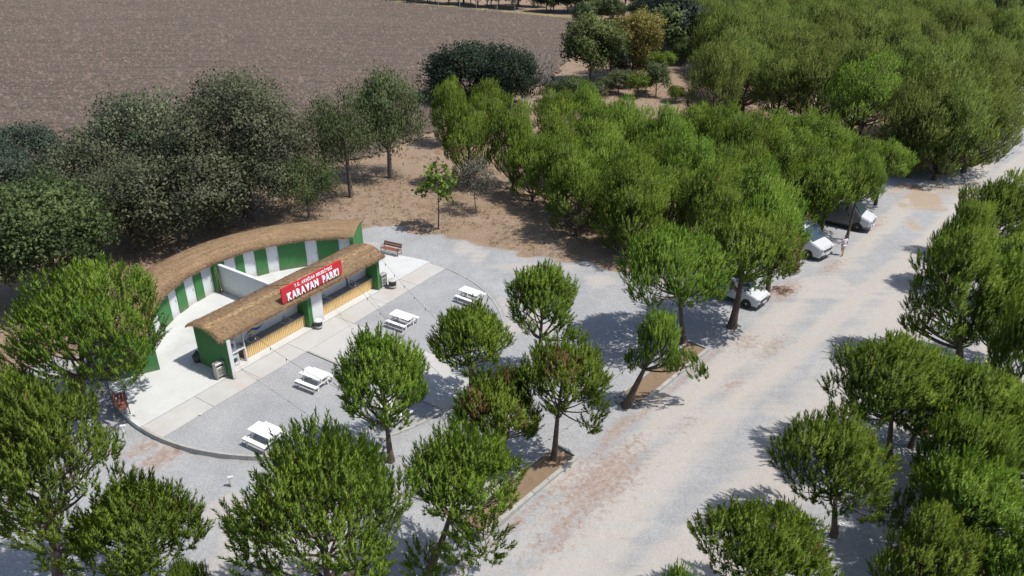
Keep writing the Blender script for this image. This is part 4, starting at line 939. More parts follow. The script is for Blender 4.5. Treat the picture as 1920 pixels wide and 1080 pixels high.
def gen_broad(seed, h, R, zb, lobes=20, leaves=14000, ls=.2, clump=10, droop=0., flat=1.0, r0=None, spread=.34, stems=1, twigs_only=False, lobe_r=(.26, .44)):
    """one broad-leaved tree: forking limbs and twig-end clusters of leaf blades"""
    rg = np.random.default_rng(seed); r0 = r0 or .024*h; paths = []
    zc = zb+(h-zb)*.48; rz = (h-zb)*.52*flat; C = np.array([0, 0, zc]); trs = []
    for s in range(stems):
        a = s*2*math.pi/max(1, stems)+rg.uniform(0, 1); off = np.array([math.cos(a), math.sin(a), 0])*(0 if stems == 1 else R*.16); top = off*3+np.array([rg.normal(0, .2), rg.normal(0, .2), zb+(h-zb)*.7])
        tr = curve(off*.6+np.array([0, 0, -.25]), off*1.5+np.array([rg.normal(0, .15), rg.normal(0, .15), top[2]*.5]), top, 10); rd = r0*(1-np.linspace(0, 1, 10)*.85)*(1 if stems == 1 else .7); paths.append((tr, rd)); trs.append((tr, rd))
    cents = []; rads = []
    for i in range(lobes):
        f = (i+.5)/lobes; el = math.asin(max(-1, min(1, -.6+1.6*f))); az = i*2.39996+rg.uniform(-.5, .5); q = rg.uniform(.5, .82)
        cents.append(C+np.array([math.cos(el)*math.cos(az)*R, math.cos(el)*math.sin(az)*R, math.sin(el)*rz])*q); rads.append(R*rg.uniform(*lobe_r))
    cents = np.array(cents); rads = np.array(rads); TP = []; TD = []; TT = []
    ncl = leaves//clump; wt = rads**2; cnt = np.maximum(5, (ncl*wt/wt.sum()).astype(int))
    for c, rl, k in zip(cents, rads, cnt):
        tr, rd = trs[int(np.argmin([np.linalg.norm(t_[-1]-c) for t_, _ in trs]))]
        z0 = min(max(zb*.7, c[2]-np.hypot(*c[:2])*.8-.2), tr[-1, 2]*.95); a = np.array([np.interp(z0, tr[:, 2], tr[:, i]) for i in range(3)]); rb = max(.02, float(np.interp(z0, tr[:, 2], rd))*.5)
        paths.append((curve(a, a*.5+c*.5+np.array([0, 0, .12*R]), c, 7), np.linspace(rb, rb*.3, 7)))
        d = unit(rg.normal(0, 1, (k, 3))+np.array([0, 0, .25])); e = c+d*rl*rg.uniform(.35, 1.05, (k, 1)); e[:, 2] -= droop*rl*rg.random(k)
        for j in range(0, k, 1 if twigs_only else max(1, k//7)): paths.append((curve(c, (c+e[j])/2+np.array([0, 0, .1]), e[j], 4), np.linspace(rb*.3 if not twigs_only else .035, .012, 4)))
        TP.append(e); TD.append(unit(d+.55*unit((c-C)/np.array([R, R, rz]))+np.array([0, 0, .3]))); TT.append(np.clip(rg.normal(rg.uniform(.2, .75), .18, k), 0, 1))
    wv, wf = tubes_np(paths, 5); sc_ = np.array([R/np.percentile(np.hypot(wv[:, 0], wv[:, 1]), 98), 1, h/wv[:, 2].max()])[[0, 0, 2]]*(.97 if not twigs_only else 1)
    wv = np.where(wv[:, 2:3] > 0, wv*sc_, wv)
    if twigs_only: return (wv, wf), None
    TP = np.concatenate(TP); TT = np.concatenate(TT); k = len(TP)
    P = TP[:, None]+rg.normal(0, spread, (k, clump, 3))*np.array([1, 1, .75 if not droop else 1.2]); nrm = unit(rg.normal(0, 1, (k, clump, 3))+np.array([0, 0, 1.1])); ax = unit(np.cross(nrm, rg.normal(0, 1, (k, clump, 3))))
    if droop: ax = unit(ax*.5+np.array([0, 0, -droop])); nrm = unit(np.cross(ax, rg.normal(0, 1, ax.shape)))
    bx = np.cross(nrm, ax); l = ls*rg.uniform(.6, 1.3, (k, clump, 1)); wd = l*(.34 if not droop else .16)
    P = P*sc_
    V = np.stack([P-ax*l/2, P+bx*wd-ax*l*.05, P+ax*l/2, P-bx*wd-ax*l*.05], 2).reshape(-1, 3)
    NV = unit(np.concatenate(TD)[:, None]+rg.normal(0, .38, (k, clump, 3))).reshape(-1, 3); Vq = V.reshape(-1, 4, 3); fl = (np.cross(Vq[:, 1]-Vq[:, 0], Vq[:, 2]-Vq[:, 0])*NV).sum(1) < 0; Vq[fl] = Vq[fl][:, [0, 3, 2, 1]]; V = Vq.reshape(-1, 3); NV = np.repeat(NV, 4, 0)
    tt = np.clip(TT[:, None]+rg.normal(0, .15, (k, clump)), 0, 1); ti = np.stack([np.repeat(tt.reshape(-1), 4), np.zeros(k*clump*4)], -1)
    return (wv, wf), (V, np.arange(len(V)).reshape(-1, 4), ti, NV)
def meshes_of(gen, leafmat, barkmat, nm='crown'):
    (wv, wf), fol = gen
    a = shade(np_mesh('trunk', wv, wf)); a.materials.append(MT[barkmat])
    b = None
    if fol is not None: b = np_mesh(nm, fol[0], fol[1], fol[2].astype(np.float32)); b.materials.append(MT[leafmat])
    if b is not None and len(fol) > 3: shade(b); b.normals_split_custom_set_from_vertices(fol[3].astype(np.float32))
    return a, b
def plant(name, label, cat, loc, ms, scale=(1, 1, 1), rz=0, group=None):
    t = thing(name, label, cat, loc, rz, group); t.scale = scale
    a = bpy.data.objects.new('trunk', ms[0]); COL.objects.link(a); a.parent = t
    if ms[1]: b = bpy.data.objects.new('crown', ms[1]); COL.objects.link(b); b.parent = t
    return t
_g = np.arange(260)+.5; _ph = np.arccos(1-2*_g/260); _th = math.pi*(1+5**.5)*_g
_SPH = np.stack([np.cos(_th)*np.sin(_ph), np.sin(_th)*np.sin(_ph), np.cos(_ph)], -1)
def outline(P, h, R, zb, dx=0.):        # where a crown (egg of height zb..h, radius R) shows in the photograph
    Q = _SPH*np.array([R, R, (h-zb)/2])+np.array([P[0]+dx, P[1], (h+zb)/2-HC]); z = Q@FW; x = 960+F*(Q@RT)/z; y = 540-F*(Q@UP)/z
    return x.min(), x.max(), y.min(), y.max()
def fit_crown(bx, by, yt, wp, cx=None, cf=None, zfrac=.2):   # the real height, radius and foot of a crown on a known base
    P = gp(bx, by); h = height_at(P, yt)*.9; zb = zfrac*h; s = mpp(P); R = wp*s/2; dx = 0.
    for _ in range(25):
        x0, x1, y0, y1 = outline(P, h, R, zb, dx); s = mpp(P+np.array([0, 0, h*.6]))
        h = max(1., h-(yt-y0)*s*.8); R *= 1+.7*(wp/(x1-x0)-1)
        if cx is not None: dx += (cx-(x0+x1)/2)*s*.8
        if cf is not None: zb = min(max(zb+(y1-cf)*s*.6, .12*h), .55*h)
        else: zb = zfrac*h
    return P, h, R, zb, dx
def top_place(x, y, h, wd, zb):          # the base of a tree of known size whose crown top shows at a pixel
    yy, xx = y, x
    for _ in range(6):
        P = gp(xx, yy, h); x0, x1, y0, y1 = outline(P, h, wd/2, zb); yy += (y-y0); xx += (x-(x0+x1)/2)
    return gp(xx, yy, h)
# ---------------- pines told apart one by one: base, top row, crown width, crown middle, crown foot in photo pixels
near = [
 (150, 768, 483, 300, 150, 722, dict(side_puffs=((2.5, .1, 3.1, 1.2), (3.3, .2, 4.0, 1.1), (-2.6, .2, 3.0, 1.1))), 'broad pine spreading over the end of the curved building by the shaded bench'),
 (112, 1105, 700, 330, 80, 1065, dict(lobes=24, shoots=1800), 'large dense pine in front of the shaded bench and kerb'),
 (12, 850, 675, 190, 20, 790, dict(proto=1), 'smaller pine hidden behind the large dense pine'),
 (247, 1135, 882, 262, 250, 1085, dict(), 'rounded pine with open lower branches on pale gravel beside the large dense pine'),
 (622, 1200, 806, 362, 606, 1150, dict(lobes=28, shoots=2000, dead_frac=.04), 'biggest spreading pine below the picnic table with dark plank gaps'),
 (362, 1210, 1040, 105, 362, 1150, dict(proto=1, shoots=350, lobes=9), 'small pine top between two larger pines'),
 (733, 862, 620, 188, 713, 808, dict(), 'upright bushy pine with bare trunk shading the half hidden picnic table'),
 (803, 1075, 787, 235, 868, 990, dict(lobes=20, shoots=1100, side_puffs=((2.3, -.4, 2.4, 1.1), (.1, -.9, 1.6, .95), (1.4, -.5, 2.0, .8))), 'slanting pine with low side branches at the end of the long planting strip'),
 (882, 752, 565, 150, 882, 690, dict(), 'round-crowned pine with slim straight trunk on the concrete path end'),
 (922, 880, 693, 160, 940, 835, dict(dead_frac=.07), 'short bushy pine between the slim straight pine and the long planting strip'),
 (1038, 864, 626, 170, 1056, 765, dict(dead_frac=.16, shoots=800, side_puffs=((1.9, .1, 3.2, .6), (1.6, -.5, 2.7, .55))), 'pine with tall bare trunk and rusty brown inner needles in the planting strip'),
 (1012, 706, 491, 132, 1016, 632, dict(side_puffs=((2.0, .2, 2.6, .55), (1.3, .1, 2.6, .6))), 'compact pine on open gravel with one low branch reaching out'),
 (1172, 762, 574, 128, 1238, 694, dict(lobes=12, shoots=520, r0=.2, side_puffs=((.2, .4, 2.9, .8), (3.8, .4, 2.5, .95), (2.6, .1, 2.9, .8))), 'thin leaning pine rooted among stones in the planting strip'),
 (1283, 645, 425, 218, 1268, 530, dict(lobes=20, shoots=1100), 'wide open pine on grey gravel by the parked compact car'),
 (1372, 613, 393, 214, 1406, 496, dict(lobes=22, shoots=1200, fork=True, r0=.26, dead_dir=(.9, -.3, -.3)), 'forked leaning pine with thick trunk over the parked compact car'),
 (1438, 557, 358, 135, 1458, 440, dict(), 'pine with curved dark trunk behind the forked leaning pine'),
 (1558, 456, 298, 125, 1545, 395, dict(tall=1, nn=26), 'pine with leaning trunk between the two camper vans'),
 (1598, 449, 282, 112, 1605, 418, dict(tall=1, nn=26), 'pine with foliage hanging low over the grey-sided camper van'),
 (1496, 440, 335, 112, 1486, 392, dict(tall=1, nn=26), 'pine just behind the white high-roofed camper van'),
 (1660, 384, 262, 112, 1650, 348, dict(tall=1, nn=24), 'pine at the road edge beyond the camper vans with a low hanging side'),
 (1722, 325, 235, 128, 1702, 300, dict(nn=24), 'flat-topped roadside pine beside the tan sandy patch'),
 (1778, 260, 152, 112, 1755, 240, dict(nn=24), 'roadside pine in front of the tall grove with its trunk showing'),
 (1800, 682, 416, 215, 1795, 660, dict(lobes=22, shoots=1300, side_puffs=((-3.4, .8, 2.2, .5), (-2.5, .6, 2.2, .5))), 'big pine across the road reaching one low branch over the gravel'),
 (1668, 866, 620, 240, 1682, 795, dict(lobes=20, shoots=1150, side_puffs=((-2.9, .3, 2.9, .5),)), 'pine with dark branching trunk beside the big pine across the road'),
 (1565, 1004, 768, 238, 1572, 960, dict(lobes=18, shoots=1000, side_puffs=((2.2, -.8, 2.2, 1.0), (1.8, -.6, 1.5, .8))), 'open-branched pine with a white pole against its trunk'),
 (1432, 1160, 921, 258, 1445, 1125, dict(lobes=20, shoots=1200), 'dense low pine with bare lower twigs at the road edge, nearest the white pole'),
 (1262, 1310, 1060, 130, 1262, 1240, dict(proto=1, shoots=400), 'small pine top beside the road opposite the long planting strip'),
 (1714, 838, 640, 190, 1752, 765, dict(proto=1), 'pine standing close behind the pine with dark branching trunk'),
 (1848, 905, 676, 220, 1845, 830, dict(lobes=20, shoots=1200), 'bushy pine deep in the grove across the road'),
 (1915, 800, 556, 190, 1915, 740, dict(proto=1), 'pine in the grove across the road behind the bushy pine'),
 (1842, 1085, 842, 250, 1842, 1010, dict(lobes=20, shoots=1200), 'broad pine in the shade strip of the grove across the road'),
 (1915, 1230, 955, 280, 1915, 1130, dict(proto=1, lobes=20, shoots=1200), 'pine in the grove across the road in front of the broad shade-strip pine'),
 (1893, 490, 322, 160, 1850, 440, dict(nn=26), 'pine with dark clear trunk at the far end of the grove across the road'),
 (1918, 580, 425, 170, 1918, 525, dict(nn=26), 'pine in the grove across the road between the big pine and the dark-trunked pine'),
 (1815, 540, 372, 120, 1800, 480, dict(nn=26), 'pine at the road side of the grove across the road beyond the big pine'),
 (1790, 985, 760, 200, 1790, 930, dict(proto=1), 'pine filling the grove across the road behind the open-branched pine'),
 (1905, 960, 740, 220, 1905, 900, dict(proto=1), 'pine in the grove across the road beside the bushy pine'),
 (1890, 690, 470, 200, 1890, 640, dict(proto=1), 'pine in the grove across the road behind the big pine'),
 (1740, 1180, 930, 230, 1740, 1110, dict(proto=1), 'pine in the grove across the road in front of the shade strip'),
]
NEARP = {}
protoT = [meshes_of(gen_pine(90+i, 6.8, 2.6, 3.7, shoots=1700, nn=18, nw=.05, lobes=30), 'pine', 'bark') for i in range(3)]
protoN = [meshes_of(gen_pine(80+i, 6.8, 2.7, 1.3, shoots=2300, nn=22, nw=.047, lobes=36), 'pine', 'bark') for i in range(5)]
for i, (bx, by, yt, wp, cx, cf, kw, lab) in enumerate(near):
    P, h, R, zb, dx = fit_crown(bx, by, yt, wp, cx, cf); NEARP[i] = (P, h)
    if kw.get('proto') or 'nn' in kw and i > 2:
        plant('pine_tree', lab, 'pine tree', (P[0]+dx*.6, P[1], 0), (protoT[i % 3] if kw.get('tall') else protoN[i % 5]), (R/2.7, R/2.7, h/6.8), i*1.7); continue
    kw = {a: b for a, b in kw.items() if a not in ('nn', 'lobes')}; kw['lobes'] = int(14+8*R); kw['shoots'] = int(kw.get('dens', 1)*350*R*(1+R*.42)); kw.pop('dens', 0); g = gen_pine(100+i, h, R, zb, lean=(dx, 0.), **kw)
    plant('pine_tree', lab, 'pine tree', (P[0], P[1], 0), meshes_of(g, 'pine', 'bark'))
# ---------------- shared shapes for the groves
protoA = [meshes_of(gen_pine(300+i, 7.0, 2.9, .8, shoots=2500, nn=12, nw=.052, nl=.20, L=.60, lobes=34, dome=1.7), 'pine', 'bark') for i in range(5)]
protoB = [meshes_of(gen_pine(330+i, 10., 4.4, .9, shoots=4200, nn=9, nw=.068, nl=.24, L=.65, lobes=48, dome=1.1), 'pineB', 'bark') for i in range(5)]
def grove(name, label, group, tops, h0, w0, protos, ph, pw, jit=.06):
    for (x, y) in tops:
        h = h0*random.uniform(1-jit, 1+jit); wd = w0*random.uniform(.86, 1.14); P = top_place(x, y, h, wd, .15*h)
        plant(name, label, 'pine tree', (P[0], P[1], 0), random.choice(protos), (wd/pw, wd/pw, h/ph), random.uniform(0, 6.28), group)
A_tops = [(845, 146), (916, 149), (1042, 166), (1100, 155), (1122, 200), (1165, 182), (1205, 212), (1252, 196), (1232, 250), (1305, 192), (1352, 197), (1292, 240), (1385, 202), (1425, 214), (1342, 262), (1402, 262), (1465, 203), (1522, 206), (1556, 216), (1482, 238), (1262, 300), (1552, 268), (1602, 258), (1505, 305), (1432, 300), (1040, 215), (1000, 250), (1060, 250), (1130, 250), (1175, 262), (1340, 300), (1190, 300)]
grove('pine_tree', 'bright green rounded pine packed in the lower grove behind the parked vehicles', 'pines of the lower bright grove', A_tops, 7.0, 5.35, protoA, 7.0, 5.8, .15)
for (bx, by, yt, wp, lab) in ((1080, 442, 284, 132, 'pine at the front edge of the lower grove with short trunk over bare dirt'), (1180, 472, 294, 134, 'pine at the grove front with its grey trunk standing clear in dirt'), (962, 354, 184, 100, 'pine with thin clear trunk at the sapling side of the lower grove'), (880, 347, 186, 112, 'broad low pine behind the bright green sapling')):
    P, h, R, zb, dx = fit_crown(bx, by, yt, wp, zfrac=.15); plant('pine_tree', lab, 'pine tree', (P[0], P[1], 0), random.choice(protoA), (R/2.9, R/2.9, h/7.0), random.uniform(0, 6))
B_tops = [(1370, 52), (1440, 40), (1500, 46), (1562, 40), (1622, 36), (1682, 32), (1742, 36), (1800, 52), (1850, 62), (1345, 78), (1405, 72), (1470, 84), (1545, 76), (1620, 72), (1700, 68), (1768, 78), (1830, 84), (1868, 95), (1760, 112), (1815, 120), (1735, 150), (1785, 150), (1845, 122)]
grove('pine_tree', 'tall olive-green pine in the dense higher grove by the far road', 'pines of the tall dense grove', B_tops, 10.0, 8.4, protoB, 10., 8.8, .09)
C_tops = [(x+random.uniform(-12, 12), y+random.uniform(-5, 5)) for y, x0 in ((-22, 1300), (-4, 1325), (14, 1345)) for x in range(x0, 1935, 46)]
grove('pine_tree', 'pine in the far wood beyond the tall dense grove', 'pines of the far wood', C_tops, 10.5, 8.6, protoB, 10., 8.8, .12)
P, h, R, zb, dx = fit_crown(1608, 277, 97, 208, zfrac=.1); plant('pine_tree', 'dark rounded pine standing out in front of the tall grove', 'pine tree', (P[0], P[1], 0), meshes_of(gen_pine(360, 10., 4.2, .8, shoots=4600, nn=8, nw=.06, nl=.2, L=.5, lobes=40, dome=1.2), 'pine', 'bark'), (R/4.2,)*2+(h/10.,), 1.)
# ---------------- broad-leaved trees
oakA = meshes_of(gen_broad(500, 12.5, 6.6, 2.0, lobes=30, leaves=34000, ls=.25, clump=9, spread=.32), 'oak', 'bark_grey')
oakB = meshes_of(gen_broad(501, 9.0, 5.2, 1.2, lobes=24, leaves=23000, ls=.24, clump=9, spread=.30), 'oak', 'bark_grey')
oakC = meshes_of(gen_broad(502, 8.0, 4.6, 1.0, lobes=22, leaves=20000, ls=.24, clump=9, spread=.30), 'oak', 'bark_grey')
def bt(ms, pw, ph, bx, by, yt, wp, name, lab, cat='tree', rz=None, group=None):
    P, h, R, zb, dx = fit_crown(bx, by, yt, wp); f = 2*R/pw
    return plant(name, lab, cat, (P[0]-(proj(P+np.array([0, 0, h*.6]))[0]-bx)*mpp(P)*.5, P[1], 0), ms, (f, f, h/ph), random.uniform(0, 6.28) if rz is None else rz, group)
bt(oakA, 13.2, 12.5, 448, 400, 124, 290, 'oak_tree', 'tallest grey-green oak behind the curved roof, against the ploughed field')
bt(oakB, 10.4, 9.0, 285, 390, 166, 230, 'oak_tree', 'rounded grey-green oak between the tallest oak and the field edge')
bt(oakC, 9.2, 8.0, 345, 452, 262, 250, 'oak_tree', 'spreading pale oak hanging low over the back of the curved roof')
bt(oakB, 10.4, 9.0, 470, 415, 250, 190, 'oak_tree', 'grey oak leaning out over the thatch beside the small green tree', rz=2.2)
bt(oakC, 9.2, 8.0, 165, 425, 243, 190, 'oak_tree', 'loose grey-green oak between the rounded oak and the olive trees', rz=4.)
bt(oakB, 10.4, 9.0, 240, 468, 300, 180, 'oak_tree', 'shaded oak in the dark hollow behind the curved building', rz=1.)
dusk = meshes_of(gen_broad(510, 7.0, 4.2, .8, lobes=26, leaves=16000, ls=.24, clump=9, spread=.24, lobe_r=(.2, .34)), 'dusky', 'bark_grey')
bt(dusk, 8.4, 7.0, 55, 352, 219, 170, 'olive_tree', 'blue-green olive tree touching the ploughed field')
bt(dusk, 8.4, 7.0, 10, 400, 260, 170, 'olive_tree', 'blue-green olive tree in front of the one touching the field', rz=2.)
brd = meshes_of(gen_broad(520, 9.0, 5.0, 1.5, lobes=26, leaves=24000, ls=.26, clump=10, spread=.28), 'broad', 'bark_grey')
bt(brd, 10.0, 9.0, 95, 560, 318, 300, 'broadleaf_tree', 'big mid-green leafy tree behind the pine at the curved building')
bt(brd, 10.0, 9.0, -40, 590, 350, 230, 'broadleaf_tree', 'mid-green leafy tree half hidden beside the big leafy tree', rz=2.)
fea = meshes_of(gen_broad(530, 9.6, 3.0, 1.7, lobes=22, leaves=14000, ls=.30, clump=10, spread=.30, droop=.8, lobe_r=(.26, .42)), 'feather', 'bark_grey')
fe2 = meshes_of(gen_broad(531, 9.6, 3.0, 2.0, lobes=16, leaves=7000, ls=.28, clump=9, spread=.30, droop=.6, lobe_r=(.26, .42)), 'feather', 'bark_grey')
fe3 = meshes_of(gen_broad(532, 5.4, 3.0, 1.5, lobes=16, leaves=9000, ls=.24, clump=10, spread=.24, droop=.5), 'broad', 'bark_grey')
bt(fea, 6.0, 9.6, 727, 332, 134, 128, 'feathery_tree', 'drooping feathery tree with a clear trunk on bare dirt')
bt(fe2, 6.0, 9.6, 652, 369, 164, 125, 'feathery_tree', 'thin feathery tree with forked trunk, field showing through')
bt(fe2, 6.0, 9.6, 610, 352, 190, 110, 'feathery_tree', 'thin feathery tree beside the oaks', rz=3.)
bt(fe3, 6.3, 5.6, 575, 407, 285, 140, 'small_tree', 'small fresh green tree behind the thatched roof with short dark trunk')
sap = meshes_of(gen_broad(540, 5.5, 1.5, 1.9, lobes=9, leaves=700, ls=.34, clump=9, spread=.2, r0=.07, lobe_r=(.3, .5)), 'bright', 'bark')
bt(sap, 3.0, 5.6, 820, 428, 303, 70, 'sapling', 'bright lime-green sapling with leaning thin trunk at the gravel edge', rz=.6)
gsh = meshes_of(gen_broad(541, 4.6, 2.0, 1.0, lobes=14, leaves=2600, ls=.18, clump=8, spread=.26, r0=.06), 'greyleaf', 'bark_grey')
bt(gsh, 4.2, 4.8, 892, 395, 285, 80, 'shrub', 'thin grey-green shrub beside the lime-green sapling')
car = meshes_of(gen_broad(550, 8.2, 6.2, .7, lobes=28, leaves=20000, ls=.32, clump=10, spread=.34), 'darkleaf', 'bark_grey')
bt(car, 12.4, 8.2, 880, 190, 77, 175, 'evergreen_tree', 'very dark dense evergreen at the edge of the ploughed field')
bt(car, 12.4, 8.2, 955, 200, 85, 120, 'evergreen_tree', 'dark evergreen merging with the grey bare bush', rz=2)
bare = meshes_of(gen_broad(551, 6.5, 3.4, .6, lobes=22, leaves=4200, ls=.1, clump=9, stems=3, r0=.12, twigs_only=True), None, 'twig')
bt(bare, 7.2, 6.6, 1008, 178, 84, 80, 'bare_bush', 'leafless grey bush beside the dark evergreen', 'bush')
ail = meshes_of(gen_broad(560, 9.6, 4.6, 1.2, lobes=20, leaves=13000, ls=.34, clump=10, spread=.34), 'lightleaf', 'bark_grey')
bt(ail, 9.2, 9.6, 1108, 155, 22, 118, 'broadleaf_tree', 'light green tree with visible dark trunk at the field corner')
yel = meshes_of(gen_broad(561, 9.0, 4.6, 1.4, lobes=22, leaves=14000, ls=.32, clump=10, spread=.32), 'yellowleaf', 'bark_grey')
bt(yel, 9.2, 9.0, 1188, 142, 16, 108, 'flowering_tree', 'yellow-brown flowering tree beyond the light green tree')
bt(dusk, 8.4, 7.0, 1145, 150, 48, 70, 'olive_tree', 'grey-green tree between the light green tree and the yellow one', rz=1)
olv = meshes_of(gen_broad(562, 4.0, 2.0, .9, lobes=14, leaves=5000, ls=.22, clump=9, spread=.2), 'bright', 'bark_grey')
olg = meshes_of(gen_broad(563, 4.4, 2.2, 1.0, lobes=14, leaves=5000, ls=.22, clump=9, spread=.24), 'feather', 'bark_grey')
bt(olv, 4.2, 4.2, 1195, 183, 133, 44, 'small_tree', 'small round light green tree on the bare ground by the grove')
bt(olg, 4.6, 4.6, 1232, 180, 112, 50, 'small_tree', 'small loose grey-green tree next to the round light green one')
bt(olv, 4.2, 4.2, 1268, 192, 158, 36, 'shrub', 'low round green bush below the dry grey tree', 'bush')
bt(olg, 4.6, 4.6, 1160, 176, 128, 50, 'shrub', 'low grey-green bush beside the round light green tree', 'bush')
bt(olv, 4.2, 4.2, 1250, 135, 95, 36, 'small_tree', 'small yellow-green tree behind the loose grey-green one', rz=2)
dry = meshes_of(gen_broad(564, 5.2, 2.2, 1.6, lobes=16, leaves=2600, ls=.2, clump=8, spread=.22), 'greyleaf', 'bark')
bt(dry, 4.6, 5.4, 1299, 190, 110, 54, 'dry_tree', 'dry silvery-grey tree with dark trunk beside the tall grove')
bt(brd, 10.0, 9.0, 1278, 122, 66, 46, 'small_tree', 'round dark green tree with bare trunk near the dry grey tree', rz=4)
bt(olg, 4.6, 4.6, 1070, 195, 140, 60, 'shrub', 'grey-green thicket at the field corner', 'bush')
bt(olg, 4.6, 4.6, 1110, 190, 150, 60, 'shrub', 'green thicket under the light green tree', 'bush', rz=3)
for k_, (x, y, yt, wp) in enumerate(((1042, 190, 150, 50), (1092, 186, 148, 46), (1135, 176, 140, 44), (1150, 168, 130, 40), (1178, 164, 128, 38), (1212, 172, 140, 34), (1206, 146, 108, 40), (1242, 152, 120, 34), (1165, 146, 112, 44), (1225, 128, 92, 40), (1075, 172, 138, 40))):
    bt((olg, olv, fe3, gsh)[k_ % 4] if k_ % 4 != 2 else olg, 4.5, 4.5, x, y, yt, wp, 'shrub', ('low grey-green thicket bush between the field corner and the grove', 'low bright green thicket bush between the field corner and the grove', 'low grey-green thicket bush between the field corner and the grove', 'low dry grey thicket bush between the field corner and the grove')[k_ % 4], 'bush', None, 'thicket bushes by the field corner')
# ---------------- far trees beyond the field and behind the groves
far = [meshes_of(gen_broad(600+i, 9.0, 4.4, 1.6, lobes=16, leaves=4200, ls=.55, clump=8, spread=.42), m_, 'bark_grey') for i, m_ in enumerate(('broad', 'dusky', 'darkleaf', 'oak', 'feather'))]
n_far = 0
def far_row(pts, hr, labs, group):
    for (x, y) in pts:
        k = random.choice(range(len(labs))); P = gp(x, y); h = random.uniform(*hr); wd = h*random.uniform(.85, 1.15)
        plant('far_tree', labs[k][1], 'tree', (P[0], P[1], -.1), far[labs[k][0]], (wd/9.2, wd/9.2, h/9.2), random.uniform(0, 6.28), group)
L1 = [(2, 'dark tree in the row beyond the ploughed field'), (0, 'green tree in the row beyond the ploughed field')]
far_row([(x+random.uniform(-10, 10), 10+.075*(x-860)+random.uniform(-9, 1)) for x in range(655, 1085, 13)], (5, 9), L1, 'trees beyond the ploughed field')
far_row([(x+random.uniform(-8, 8), 20+random.uniform(-8, 6)) for x in range(1085, 1330, 16)], (7, 10), L1, 'trees beyond the ploughed field')
L2 = [(1, 'blue-grey tree behind the tall grove'), (3, 'grey-green tree behind the tall grove'), (0, 'green tree behind the tall grove')]
far_row([(1230, 112), (1262, 98), (1292, 112), (1252, 84), (1310, 75), (1320, 98), (1235, 75), (1262, 62), (1300, 88), (1325, 70), (1285, 50), (1340, 45), (1218, 52)], (9, 12), L2, 'trees behind the tall grove')
far_row([(x+random.uniform(-14, 14), y+random.uniform(-8, 8)) for y in (2, 20) for x in range(1340, 1930, 44)], (9, 12), L2, 'trees behind the tall grove')
far_row([(1765, 60), (1825, 58), (1880, 60), (1905, 85), (1918, 120), (1900, 45), (1860, 38)], (9, 12), [(0, 'green tree at the far end of the road'), (2, 'dark tree at the far end of the road')], 'trees at the far road end')
far_row([(1090+25*i+random.uniform(-8, 8), 45+random.uniform(-6, 4)-i*1.5) for i in range(5)], (4, 6), [(4, 'low grey-green tree behind the yellow flowering tree')], 'low trees behind the flowering tree')
# lamp posts along the far track
for x in (760, 822, 862, 893, 932, 965):
    P = gp(x, 22+(x-860)*.075); t = thing('track_lamp', 'thin pale lamp post along the track beyond the field', 'lamp post', (P[0], P[1], 0), group='lamp posts along the far track')
    m = MB(); m.tube([(0, 0, 0), (0, 0, 3.2)], .06, 6); m.make('post', 'plastic_grey', t); m = MB(); m.tube([(0, 0, 3.2), (.3, -.1, 3.5), (.7, -.2, 3.5)], .06, 6); m.make('arm', 'plastic_grey', t)
# ---------------- dry grass and twigs on the bare soil
def tufts(n):
    rg = np.random.default_rng(91); y = 33*np.exp(rg.random(n*4)*1.35); x = rg.uniform(-1, 1, n*4)*(y*.62+6); sd_ = poly_sd(x, y, yard_poly); rc_ = np.hypot((x-O[0])*U[0]+(y-O[1])*U[1]-CU, (x-O[0])*N[0]+(y-O[1])*N[1])
    k = (sd_ < -.2) & (rc_ > CR+.4) & (poly_sd(x, y, fpoly) < 0) & (x*RP[0]+y*RP[1] < -14) & (fbm(x*.3, y*.3, 66) > .44); x = x[k][:n]; y = y[k][:n]; m = len(x); B = 7
    a = rg.uniform(0, 6.28, (m, B)); l = rg.uniform(.1, .3, (m, B)); t = rg.uniform(.2, 1.2, (m, B)); px = x[:, None]+rg.normal(0, .12, (m, B)); py = y[:, None]+rg.normal(0, .12, (m, B))
    tip = np.stack([px+np.cos(a)*np.sin(t)*l, py+np.sin(a)*np.sin(t)*l, np.cos(t)*l], -1); sx = -np.sin(a)*.02; sy = np.cos(a)*.02
    V = np.stack([np.stack([px-sx, py-sy, px*0-.02], -1), np.stack([px+sx, py+sy, px*0-.02], -1), tip], 2).reshape(-1, 3)
    setp(link('dry_grass', np_mesh('dry_grass', V, np.arange(len(V)).reshape(-1, 3)), None, 'drygrass'), 'thin dry grass and needle litter on the bare brown soil', 'dry grass', kind='stuff')
tufts(9000)
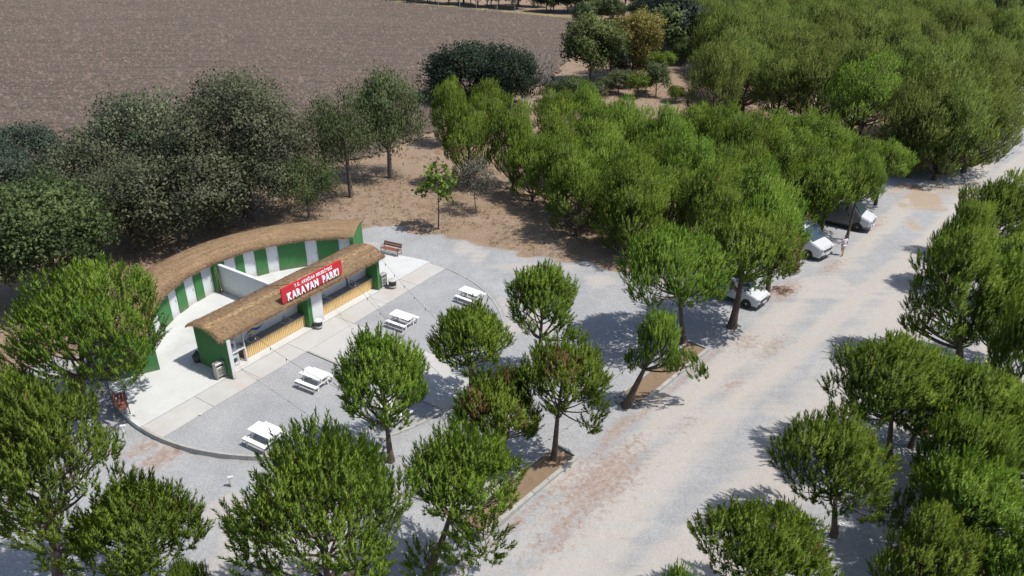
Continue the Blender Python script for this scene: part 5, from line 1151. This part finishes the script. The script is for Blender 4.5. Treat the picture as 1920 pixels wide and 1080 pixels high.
# ---------------- cut branches on the ground
def brush(px, py, R, label, n=26):
    P = gp(px, py); rg = np.random.default_rng(int(px)); paths = []
    for _ in range(n):
        a = rg.uniform(0, 6.28); c = np.array([rg.normal(0, R*.4), rg.normal(0, R*.3), .05]); d = np.array([math.cos(a), math.sin(a), 0])*rg.uniform(.25, .7)
        paths.append((curve(c-d/2, c+np.array([0, 0, .12]), c+d/2+np.array([0, 0, .06]), 5), np.linspace(.022, .006, 5)))
    V, T = tubes_np(paths, 4); o = link('brush_pile', np_mesh('brush_pile', V, T), None, 'deadbranch'); o.location = (P[0], P[1], -.02); o['kind'] = 'stuff'; setp(o, label, 'branches')
brush(1462, 545, 1.0, 'heap of dry brown pine branches on the gravel beside the parked compact car', 60)
brush(1712, 352, 1.2, 'dark brushwood on the ground by the flat-topped roadside pine', 40)
# ---------------- strings of lamps
def lights(a, b, sag, nb, label):
    a, b = Vector(a), Vector(b); t = thing('string_lights', label, 'string lights', a); d = b-a; pts = []
    for i in range(17):
        s = i/16; pts.append(d*s-Vector((0, 0, sag*4*s*(1-s))))
    m = MB(); m.tube(pts, .008, 5); m.make('cable', 'wire', t)
    for i in range(nb):
        s = (i+.5)/nb; p = d*s-Vector((0, 0, sag*4*s*(1-s))); m = MB(); m.tube([p, p-Vector((0, 0, .09))], .025, 6); c = m.make('socket', 'wire', t)
        m = MB(); m.lathe([(.001, -.19), (.03, -.175), (.038, -.14), (.02, -.09)], p, 8); m.make('bulb', 'bulb', t, True)
def tp(i, z):
    P, h = NEARP[i]; return (P[0], P[1], z)
lights(W(12.5, -.1, 2.6), tp(8, 3.3), .35, 8, 'string of lamps from the kiosk corner by the litter bin to the slim straight pine')
lights(W(9.4, -.02, 2.55), tp(9, 2.9), .5, 9, 'string of lamps from the middle of the kiosk eave to the short bushy pine')
lights(W(1.4, -.02, 2.5), tp(6, 3.0), .5, 8, 'string of lamps from the laundry end of the kiosk to the upright bushy pine')
lights(tp(6, 3.0), tp(10, 2.9), .55, 7, 'string of lamps between the upright bushy pine and the tall bare-trunked pine')
lights(tp(10, 3.1), tp(12, 2.6), .4, 5, 'string of lamps between the tall bare-trunked pine and the thin leaning pine')
